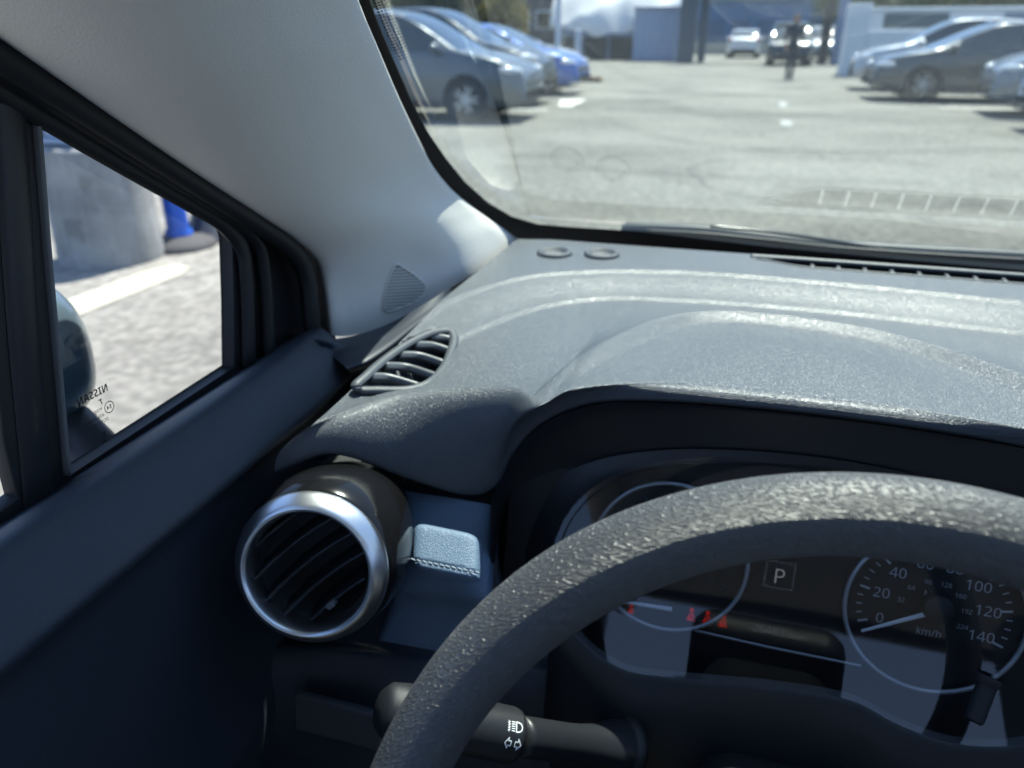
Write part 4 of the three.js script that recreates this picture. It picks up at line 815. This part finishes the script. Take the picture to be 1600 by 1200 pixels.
buildCar(hatch, [5.85, 0, -15.6], Math.PI - 0.05, 'hatchback_car', 'blue-grey hatchback nose between the slate sedan and the steel blue car', 'car', ROW2, paintOf(0.12, 0.15, 0.19));
buildCar(hatch, [5.75, 0, -12.75], Math.PI, 'hatchback_car', 'steel blue car nose beside the blue-grey hatchback', 'car', ROW2, paintOf(0.14, 0.22, 0.36));
// beyond the gate
const at = (px, py, z) => { const p = PZ(px, py, z); p.y += EYE; return p; };
buildCar(sedan, [at(1163, 60, -47).x, 0, -49.5], Math.PI / 2, 'sedan_car', 'white sedan seen from behind beyond the gate', 'car', 'cars beyond the gate', paintOf(0.62, 0.64, 0.66, 0.1));
buildCar(suv, [at(1238, 60, -36).x + 0.0, 0, -38.5], -Math.PI / 2, 'sport_utility_car', 'black sport utility car standing under the gate behind the person', 'car', 'cars beyond the gate', paintOf(0.02, 0.024, 0.03));
buildCar(hatch, [at(1291, 60, -44).x, 0, -46], -Math.PI / 2, 'hatchback_car', 'pale hatchback beyond the gate post', 'car', 'cars beyond the gate', paintOf(0.55, 0.57, 0.6, 0.1));

// ================================================================ lamp post, bollards
const concreteT = dataTex(512, (u, v) => { const g = 0.60 + 0.26 * (fbm(u, v, 4, 5) - 0.5) + 0.10 * (fbm(u, v * 0.15, 24, 3) - 0.5) + 0.08 * (vnoise(u * 180, v * 180, 180) - 0.5) - 0.07 * sstep(0.6, 0.72, fbm(u + 0.4, v + 0.2, 7, 4)); return [g * 0.985, g, g * 0.985]; }, true);
{
  const lp = thing('lamp_post', 'round concrete lamp base carrying a blue-grey steel post', 'lamp post', null, [-3.675, 0, -3.715]);
  const con = std({ map: concreteT, color: rgb(0.95, 0.95, 0.95), roughness: 0.95, bumpMap: T.grain, bumpScale: 0.002 });
  const g = new THREE.LatheGeometry([[0.295, 0], [0.298, 0.03], [0.290, 0.2], [0.286, 0.45], [0.284, 0.645], [0.276, 0.665], [0.25, 0.675], [0.0001, 0.68]].map(([r, y]) => new THREE.Vector2(r, y)), 64);
  { const u = g.attributes.uv; for (let i = 0; i < u.count; i++) u.setXY(i, u.getX(i) * 2, g.attributes.position.getY(i) * 0.9); }
  part(lp, 'concrete_base', g, con);
  const st = std({ color: rgb(0.36, 0.43, 0.52), roughness: 0.5, metalness: 0.2 });
  part(lp, 'base_plate', box(-0.02, 0.70, 0, 0.36, 0.03, 0.36, 0.006), st);
  part(lp, 'base_cover', box(-0.02, 0.80, 0, 0.30, 0.17, 0.30, 0.012), st);
  part(lp, 'pole', [box(-0.02, 3.6, 0, 0.15, 5.6, 0.15, 0.012), box(0.5, 6.3, 0, 1.1, 0.08, 0.1, 0.02)], st);
  for (const [a, b] of [[-1, -1], [-1, 1], [1, -1], [1, 1]]) { const n = new THREE.CylinderGeometry(0.02, 0.02, 0.05, 6); n.translate(-0.02 + a * 0.158, 0.735, b * 0.158); part(lp, 'anchor_nut', n, trimM); }
  part(lp, 'lamp_head', box(1.1, 6.27, 0, 0.6, 0.1, 0.3, 0.03), st);
}
{
  const b = G(283, 384), bp = thing('delineator_post', 'bright blue post standing in a black rubber foot', 'post', null, [b.x, 0, b.z]);
  const bl = std({ color: rgb(0.015, 0.11, 0.55), roughness: 0.4 });
  part(bp, 'rubber_foot', new THREE.LatheGeometry([[0.0001, 0.075], [0.08, 0.075], [0.14, 0.068], [0.2, 0.045], [0.225, 0.02], [0.225, 0]].map(([r, y]) => new THREE.Vector2(r, y)), 40), std({ color: rgb(0.05, 0.05, 0.052), roughness: 0.8 }));
  part(bp, 'tube', new THREE.LatheGeometry([[0.085, 0.07], [0.085, 0.105], [0.068, 0.12], [0.066, 1.0], [0.05, 1.05], [0.0001, 1.06]].map(([r, y]) => new THREE.Vector2(r, y)), 32), bl);
  part(bp, 'reflector_band', new THREE.LatheGeometry([[0.067, 0.80], [0.069, 0.80], [0.069, 0.92], [0.067, 0.92]].map(([r, y]) => new THREE.Vector2(r, y)), 32), M.white);
}
{
  const b = G(325, 372), sp = thing('stanchion', 'grey metal stanchion with a flared dark base beside the blue post', 'stanchion', null, [b.x, 0, b.z]);
  part(sp, 'flared_base', new THREE.LatheGeometry([[0.17, 0], [0.17, 0.02], [0.15, 0.045], [0.11, 0.1], [0.085, 0.15], [0.08, 0.17]].map(([r, y]) => new THREE.Vector2(r, y)), 36), std({ color: rgb(0.08, 0.085, 0.09), roughness: 0.35, metalness: 0.6 }));
  part(sp, 'pole', new THREE.LatheGeometry([[0.06, 0.16], [0.06, 1.0], [0.045, 1.03], [0.0001, 1.035]].map(([r, y]) => new THREE.Vector2(r, y)), 28), std({ color: rgb(0.5, 0.52, 0.54), roughness: 0.4, metalness: 0.5 }));
}
for (const [px, py, h, r, lab] of [[870, 130, 3.4, 0.07, 'tall pale blue-grey pole by the bright blue sedan'], [901, 124, 1.35, 0.09, 'short pale blue-grey bollard next to the tall pole']]) {
  const b = G(px, py), t = thing('steel_post', lab, 'post', 'posts at the end of the parked row', [b.x, 0, b.z]);
  const m = std({ color: rgb(0.42, 0.48, 0.58), roughness: 0.45 });
  part(t, 'shaft', new THREE.LatheGeometry([[r, 0.02], [r, h - 0.03], [r * 0.7, h], [0.0001, h]].map(([q, y]) => new THREE.Vector2(q, y)), 20), m);
  part(t, 'flange', new THREE.LatheGeometry([[0.0001, 0.03], [r * 1.8, 0.03], [r * 2, 0.02], [r * 2, 0]].map(([q, y]) => new THREE.Vector2(q, y)), 20), m);
}
{
  const a = G(920, 128), t = thing('wheel_stop', 'low brown kerb block near the bollard', 'kerb', null, [a.x, 0, a.z]);
  part(t, 'block', box(0, 0.07, 0, 0.75, 0.14, 0.22, 0.04), std({ color: rgb(0.22, 0.14, 0.1), roughness: 0.9 })); part(t, 'end_cap', box(0.36, 0.06, 0, 0.08, 0.12, 0.2, 0.03), std({ color: rgb(0.5, 0.42, 0.2), roughness: 0.8 }));
}
// ================================================================ white tent on a blue-grey container, gate, walls, far buildings
{
  const z = -42, A = at(868, 95, z), B = at(992, 95, z), C = at(1060, 95, z);
  const t = thing('market_tent', 'white fabric tent roof sagging over a blue-grey base wall', 'tent', null, [A.x, 0, z]);
  const w = B.x - A.x, blue = std({ color: rgb(0.18, 0.24, 0.36), roughness: 0.7 }), dark = std({ color: rgb(0.03, 0.036, 0.042), roughness: 0.9 });
  part(t, 'base_wall', [box(w / 2, 1.32, -0.9, w, 0.5, 1.7, 0.04)], blue);
  part(t, 'dark_skirt', [box(w / 2 + 0.15, 0.55, -1.0, w - 0.5, 1.06, 1.4, 0.02)], dark);
  for (const f of [0.02, 0.34, 0.66, 0.98]) part(t, 'leg', box(w * f, 0.7, -0.05, 0.09, 1.4, 0.09, 0.01), blue);
  const rows = [];
  for (let i = 0; i <= 40; i++) { const row = []; for (let j = 0; j <= 80; j++) { const u = j / 80, v = i / 40, W2 = C.x - A.x + 0.5; row.push(V(-0.25 + u * W2, 1.5 + 2.3 * v - 0.28 * Math.sin(Math.PI * u) * (1 - v) + 0.07 * Math.sin(u * 31 + v * 5) * (1 - v * 0.6) + 0.1 * Math.sin(u * 13 - v * 9), 0.35 - 3.2 * v * v + 0.16 * Math.sin(u * 19 + 3 * v) * (1 - v))); } rows.push(row); }
  part(t, 'canopy', sheet(rows), phy({ color: rgb(0.93, 0.93, 0.92), roughness: 1, transmission: 0.5, thickness: 0 }));
  const c = thing('shipping_container', 'pale blue-grey corrugated container standing next to the tent', 'container', null, [(B.x + C.x) / 2, 0, z + 1]);
  const cw = C.x - B.x, pts = []; for (let k = 0; k <= 24; k++) pts.push([-cw / 2 + cw * k / 24, (k % 4 < 2) ? -0.04 : 0]);
  const g = extrude([...pts, [cw / 2, 2.4], [-cw / 2, 2.4]], 2.25); g.rotateX(-Math.PI / 2); g.translate(0, 0.08, 0.0);
  part(c, 'corrugated_shell', g, std({ color: rgb(0.26, 0.33, 0.47), roughness: 0.6 }));
  part(c, 'top_rail', box(0, 2.36, -1.1, cw + 0.08, 0.1, 2.5, 0.02), blue); part(c, 'bottom_rail', box(0, 0.08, -1.1, cw + 0.08, 0.14, 2.5, 0.02), blue);
}
{
  const z = -40, a = at(1082, 97, z), b = at(1290, 97, z), W = b.x - a.x;
  const t = thing('gate_frame', 'grey-blue gate frame with thick posts and a brown crossbeam', 'gate', null, [a.x, 0, z]);
  const st = std({ color: rgb(0.07, 0.085, 0.11), roughness: 0.7 }), br = std({ color: rgb(0.12, 0.10, 0.085), roughness: 0.8 });
  part(t, 'post', box(-0.35, 2.2, 0, 0.75, 4.4, 0.6, 0.03), st); part(t, 'post', box(0.35, 2.2, -0.3, 0.35, 4.4, 0.35, 0.03), st);
  part(t, 'post', box(W - 0.15, 2.2, -0.2, 0.4, 4.4, 0.4, 0.03), br); part(t, 'post', box(W + 0.4, 2.2, 0.2, 0.45, 4.4, 0.4, 0.03), std({ color: rgb(0.2, 0.25, 0.36), roughness: 0.7 }));
  part(t, 'crossbeam', box(W / 2, 3.6, 0, W + 1.2, 1.3, 0.5, 0.03), br); part(t, 'lower_beam', box(W / 2, 2.86, 0.05, W, 0.16, 0.3, 0.02), std({ color: rgb(0.2, 0.24, 0.24), roughness: 0.7 }));
}
{
  const z = -56, a = at(1085, 70, z), b = at(1310, 70, z), W = b.x - a.x;
  const t = thing('roadside_wall', 'low beige roadside wall beyond the gate with a handrail', 'wall', null, [a.x - 4, 0, z]);
  part(t, 'wall_body', box(W / 2 + 4, 0.35, 0, W + 8, 0.7, 0.3, 0.03), std({ color: rgb(0.42, 0.40, 0.34), roughness: 0.9 }));
  part(t, 'handrail', box(W / 2 + 4, 1.0, 0, W + 8, 0.06, 0.06), std({ color: rgb(0.3, 0.32, 0.33), roughness: 0.6 }));
  for (let k = 0; k <= 12; k++) part(t, 'rail_post', box((W + 8) * k / 12, 0.82, 0, 0.06, 0.36, 0.06), std({ color: rgb(0.3, 0.32, 0.33), roughness: 0.6 }));
  const zb = -82, c = at(1060, 50, zb), d = at(1340, 50, zb), w2 = d.x - c.x;
  const w = thing('warehouse', 'long steel blue warehouse far beyond the gate', 'building', null, [(c.x + d.x) / 2, 0, zb]);
  const wb = std({ color: rgb(0.10, 0.17, 0.29), roughness: 0.7 });
  part(w, 'wall', box(0, 2, -4, w2, 4, 8), wb); part(w, 'roof', box(0, 4.2, -4, w2 + 0.6, 0.4, 8.6, 0.05), std({ color: rgb(0.22, 0.3, 0.3), roughness: 0.7 }));
  for (let k = 0; k < 7; k++) part(w, 'door', box(-w2 / 2 + w2 * (k + 0.5) / 7, 1.2, 0.04, 1.5, 2.4, 0.1), std({ color: rgb(0.07, 0.12, 0.2), roughness: 0.6 }));
}
{
  const z = -28.5, a = at(1312, 115, z), b = at(1346, 115, z), t = thing('perimeter_wall', 'long white rendered wall with a stepped parapet behind the parked sedan', 'wall', null, [a.x, 0, z]);
  const lit = std({ color: rgb(0.62, 0.66, 0.7), roughness: 0.85, bumpMap: T.grain, bumpScale: 0.003 });
  const w1 = b.x - a.x;
  part(t, 'end_pier', box(w1 / 2, 1.05, -0.6, w1, 2.1, 1.4, 0.03), lit);
  part(t, 'low_wall', box(w1 + 8, 0.66, 0, 16, 1.32, 0.3, 0.03), lit);
  part(t, 'high_wall', box(w1 + 8, 0.95, -1.6, 16, 1.9, 0.3, 0.03), lit);
  part(t, 'coping', box(w1 + 8, 1.96, -1.6, 16.2, 0.1, 0.5, 0.03), lit);
  part(t, 'dark_panel', box(w1 + 1.5, 1.62, -1.43, 1.9, 0.42, 0.06, 0.02), std({ color: rgb(0.10, 0.12, 0.13), roughness: 0.7 }));
  part(t, 'dark_panel', box(w1 + 4.6, 1.62, -1.43, 1.2, 0.42, 0.06, 0.02), std({ color: rgb(0.16, 0.2, 0.26), roughness: 0.7 }));
  part(t, 'buttress', box(w1 + 5.6, 1.1, -1.3, 0.3, 2.2, 0.3, 0.02), lit);
}
{
  const z = -44, a = at(520, 40, z), b = at(875, 40, z), w = b.x - a.x, t = thing('workshop', 'dark low workshop with a row of windows behind the parked cars', 'building', null, [(a.x + b.x) / 2, 0, z]);
  part(t, 'wall', box(0, 2.1, -3, w, 4.2, 6), std({ color: rgb(0.05, 0.06, 0.08), roughness: 0.8 })); part(t, 'roof', box(0, 4.3, -3, w + 0.6, 0.3, 6.6, 0.05), trimM);
  for (let k = 0; k < 9; k++) { const f = part(t, 'window', box(-w / 2 + w * (k + 0.5) / 9, 1.9, 0.03, 1.2, 0.9, 0.08, 0.01), M.white); part(f, 'pane', box(-w / 2 + w * (k + 0.5) / 9, 1.9, 0.075, 1.05, 0.76, 0.02), carGlass); }
}
// ================================================================ trees
const barkM = std({ color: rgb(0.10, 0.075, 0.055), roughness: 0.95 });
const leafM = [[0.055, 0.075, 0.03], [0.075, 0.085, 0.04], [0.05, 0.06, 0.035]].map(([r, g, b]) => phy({ color: rgb(r, g, b), roughness: 0.9, transmission: 0.3, thickness: 0 }));
leafM.push(phy({ color: rgb(0.2, 0.16, 0.04), roughness: 0.9, transmission: 0.3, thickness: 0 }));
function tree(x, z, h, r, k, label, low = 0.25) {
  const t = thing('tree', label, 'tree', 'trees beyond the car park', [x, 0, z]);
  const limbs = [sweep(curve([V(0, 0, 0), V(0.1, h * 0.25, 0.05), V(0, h * 0.5, 0), V(0.05, h * 0.8, 0)], 12), (q) => lerp(0.2, 0.05, q) * h / 6, (q) => lerp(0.2, 0.05, q) * h / 6, { sides: 8, up: V(1, 0, 0) })];
  for (let i = 0; i < 6; i++) { const a = i * 1.1 + rnd(), y = h * (0.3 + 0.07 * i); limbs.push(sweep([V(0, y, 0), V(Math.cos(a) * r * 0.4, y + h * 0.1, Math.sin(a) * r * 0.4), V(Math.cos(a) * r * 0.75, y + h * 0.2, Math.sin(a) * r * 0.75)], (q) => lerp(0.07, 0.02, q) * h / 6, (q) => lerp(0.07, 0.02, q) * h / 6, { sides: 6 })); }
  part(t, 'trunk', limbs, barkM);
  const pos = [], clumps = []; for (let i = 0; i < 46; i++) { const a = rnd() * 6.28, b = Math.acos(2 * rnd() - 1), q = Math.cbrt(rnd()) * 0.9; clumps.push([Math.cos(a) * Math.sin(b) * q * r, h * (low + (1 - low) * 0.5) + Math.cos(b) * q * h * (1 - low) * 0.48, Math.sin(a) * Math.sin(b) * q * r, r * (0.16 + 0.2 * rnd())]); }
  for (let i = 0; i < 5200; i++) {
    const c = clumps[Math.floor(rnd() * clumps.length)], a = rnd() * 6.28, b = Math.acos(2 * rnd() - 1), q = c[3] * Math.cbrt(rnd()), s = 0.06 + 0.08 * rnd();
    const p = V(c[0] + Math.cos(a) * Math.sin(b) * q, c[1] + Math.cos(b) * q, c[2] + Math.sin(a) * Math.sin(b) * q), d = V(rnd() - 0.5, rnd() - 0.5, rnd() - 0.5).normalize(), e = V(rnd() - 0.5, rnd() - 0.5, rnd() - 0.5).cross(d).normalize();
    const p1 = p.clone().addScaledVector(d, s * 1.6), p2 = p.clone().addScaledVector(d, s * 0.8).addScaledVector(e, s * 0.6), p3 = p.clone().addScaledVector(d, s * 0.8).addScaledVector(e, -s * 0.6);
    for (const v of [p, p2, p1, p, p1, p3]) pos.push(v.x, v.y, v.z);
  }
  const g = new THREE.BufferGeometry(); g.setAttribute('position', new THREE.Float32BufferAttribute(pos, 3)); g.computeVertexNormals();
  part(t, 'crown', g, leafM[k]);
}
[[1330, -60, 5, 3, 1, 'olive tree standing beyond the coping of the white wall'], [1400, -52, 5, 3.2, 0, 'olive tree standing beyond the coping of the white wall'], [1465, -58, 6, 3.4, 2, 'olive tree standing beyond the coping of the white wall'], [1530, -50, 5, 3.2, 1, 'olive tree standing beyond the coping of the white wall'], [1590, -55, 6, 3.5, 0, 'olive tree standing beyond the coping of the white wall'], [1660, -52, 6, 3.5, 2, 'olive tree standing beyond the coping of the white wall'],
 [640, -36, 4.6, 2.4, 0, 'green leafy tree in front of the dark workshop'], [705, -36, 4.2, 2.0, 1, 'dull green tree in front of the dark workshop'], [782, -37, 3.4, 1.3, 3, 'yellow flowering small tree in front of the dark workshop']].forEach(([px, z, h, r, k, lab]) => { const p = at(px, 50, z); tree(p.x, z, h, r, k, lab, 0.12); });
// a wooded hill closes the view
{
  const rows = []; for (let i = 0; i <= 12; i++) { const row = []; for (let j = 0; j <= 80; j++) { const a = -1.25 + 2.5 * j / 80, R = 120 + 60 * i / 12; row.push(V(Math.sin(a) * R, (7 + 5 * vnoise(j * 0.23, 3, 64) + 2.5 * vnoise(j * 0.9, i, 64)) * Math.sin(i / 12 * Math.PI * 0.5), -Math.cos(a) * R)); } rows.push(row); }
  const m = new THREE.Mesh(sheet(rows), std({ color: rgb(0.09, 0.10, 0.07), roughness: 1 })); m.name = 'hill'; m.userData = { kind: 'structure' }; scene.add(m);
}
// ================================================================ person walking in the aisle
{
  const J = { pel: [0, 0.95, 0, 0.125], che: [0, 1.32, 0, 0.14], nec: [0, 1.50, 0, 0.055], hea: [0.0, 1.645, 0.02, 0.092], hl: [-0.09, 0.9, 0, 0.085], hr: [0.09, 0.9, 0, 0.085], kl: [-0.10, 0.50, 0.10, 0.062], kr: [0.09, 0.49, 0.0, 0.062], al: [-0.11, 0.10, 0.17, 0.045], ar: [0.09, 0.10, -0.16, 0.045], tl: [-0.12, 0.045, 0.31, 0.035], tr: [0.09, 0.05, -0.03, 0.035], sl: [-0.18, 1.42, 0, 0.06], sr: [0.18, 1.42, 0, 0.06], el: [-0.24, 1.15, -0.04, 0.045], er: [0.24, 1.14, 0.02, 0.045], wl: [-0.23, 0.93, 0.08, 0.033], wr: [0.20, 0.97, 0.16, 0.033], fl: [-0.22, 0.80, 0.12, 0.022], fr: [0.18, 0.90, 0.26, 0.022] };
  const B = 'pel-che che-nec nec-hea pel-hl pel-hr hl-kl hr-kr kl-al kr-ar al-tl ar-tr che-sl che-sr sl-el sr-er el-wl er-wr wl-fl wr-fr'.split(' ').map((s) => s.split('-').map((k) => J[k]));
  const N = 96, mc = new MarchingCubes(N, new THREE.MeshBasicMaterial(), false, false, 80000), half = 0.95; mc.isolation = 0;
  for (let k = 0; k < N; k++) for (let j = 0; j < N; j++) for (let i = 0; i < N; i++) {
    const x = (i / N * 2 - 1) * half, y = 0.9 + (j / N * 2 - 1) * half, z = (k / N * 2 - 1) * half; let s = 0;
    for (const [a, b] of B) { const dx = b[0] - a[0], dy = b[1] - a[1], dz = b[2] - a[2], t = clamp(((x - a[0]) * dx + (y - a[1]) * dy + (z - a[2]) * dz) / (dx * dx + dy * dy + dz * dz)); const d = Math.hypot(x - a[0] - t * dx, y - a[1] - t * dy, z - a[2] - t * dz) - lerp(a[3], b[3], t); s += Math.exp(-d * 55); }
    mc.field[i + j * N + k * N * N] = Math.log(s + 1e-30) / 55;
  }
  mc.update();
  const g = new THREE.BufferGeometry(), n = mc.count; g.setAttribute('position', new THREE.BufferAttribute(mc.positionArray.slice(0, n * 3), 3)); g.setAttribute('normal', new THREE.BufferAttribute(mc.normalArray.slice(0, n * 3), 3));
  g.scale(half, half, half); g.translate(0, 0.9, 0);
  const col = [], p = g.attributes.position; for (let i = 0; i < n; i++) { const y = p.getY(i), ax = Math.abs(p.getX(i)); const c = y > 1.53 ? [0.36, 0.22, 0.15] : (ax > 0.14 && y < 0.96 && y > 0.74) ? [0.36, 0.22, 0.15] : y > 0.98 ? [0.03, 0.035, 0.05] : y > 0.09 ? [0.022, 0.026, 0.036] : [0.03, 0.03, 0.03]; col.push(...c); }
  g.setAttribute('color', new THREE.Float32BufferAttribute(col, 3));
  const f = G(1232, 125), t = thing('person', 'person in dark jacket and trousers walking in the aisle', 'person', null, [f.x, 0, f.z], 0.2);
  part(t, 'body', g, std({ vertexColors: true, roughness: 0.85 }));
  const h = new THREE.SphereGeometry(0.1, 24, 16, 0, Math.PI * 2, 0, Math.PI * 0.58); h.rotateX(-0.45); h.scale(1, 1.08, 1.08); h.translate(0, 1.665, 0.008); part(t, 'hair', h, std({ color: rgb(0.02, 0.016, 0.013), roughness: 0.8 }));
}
renderer.render(scene, camera);
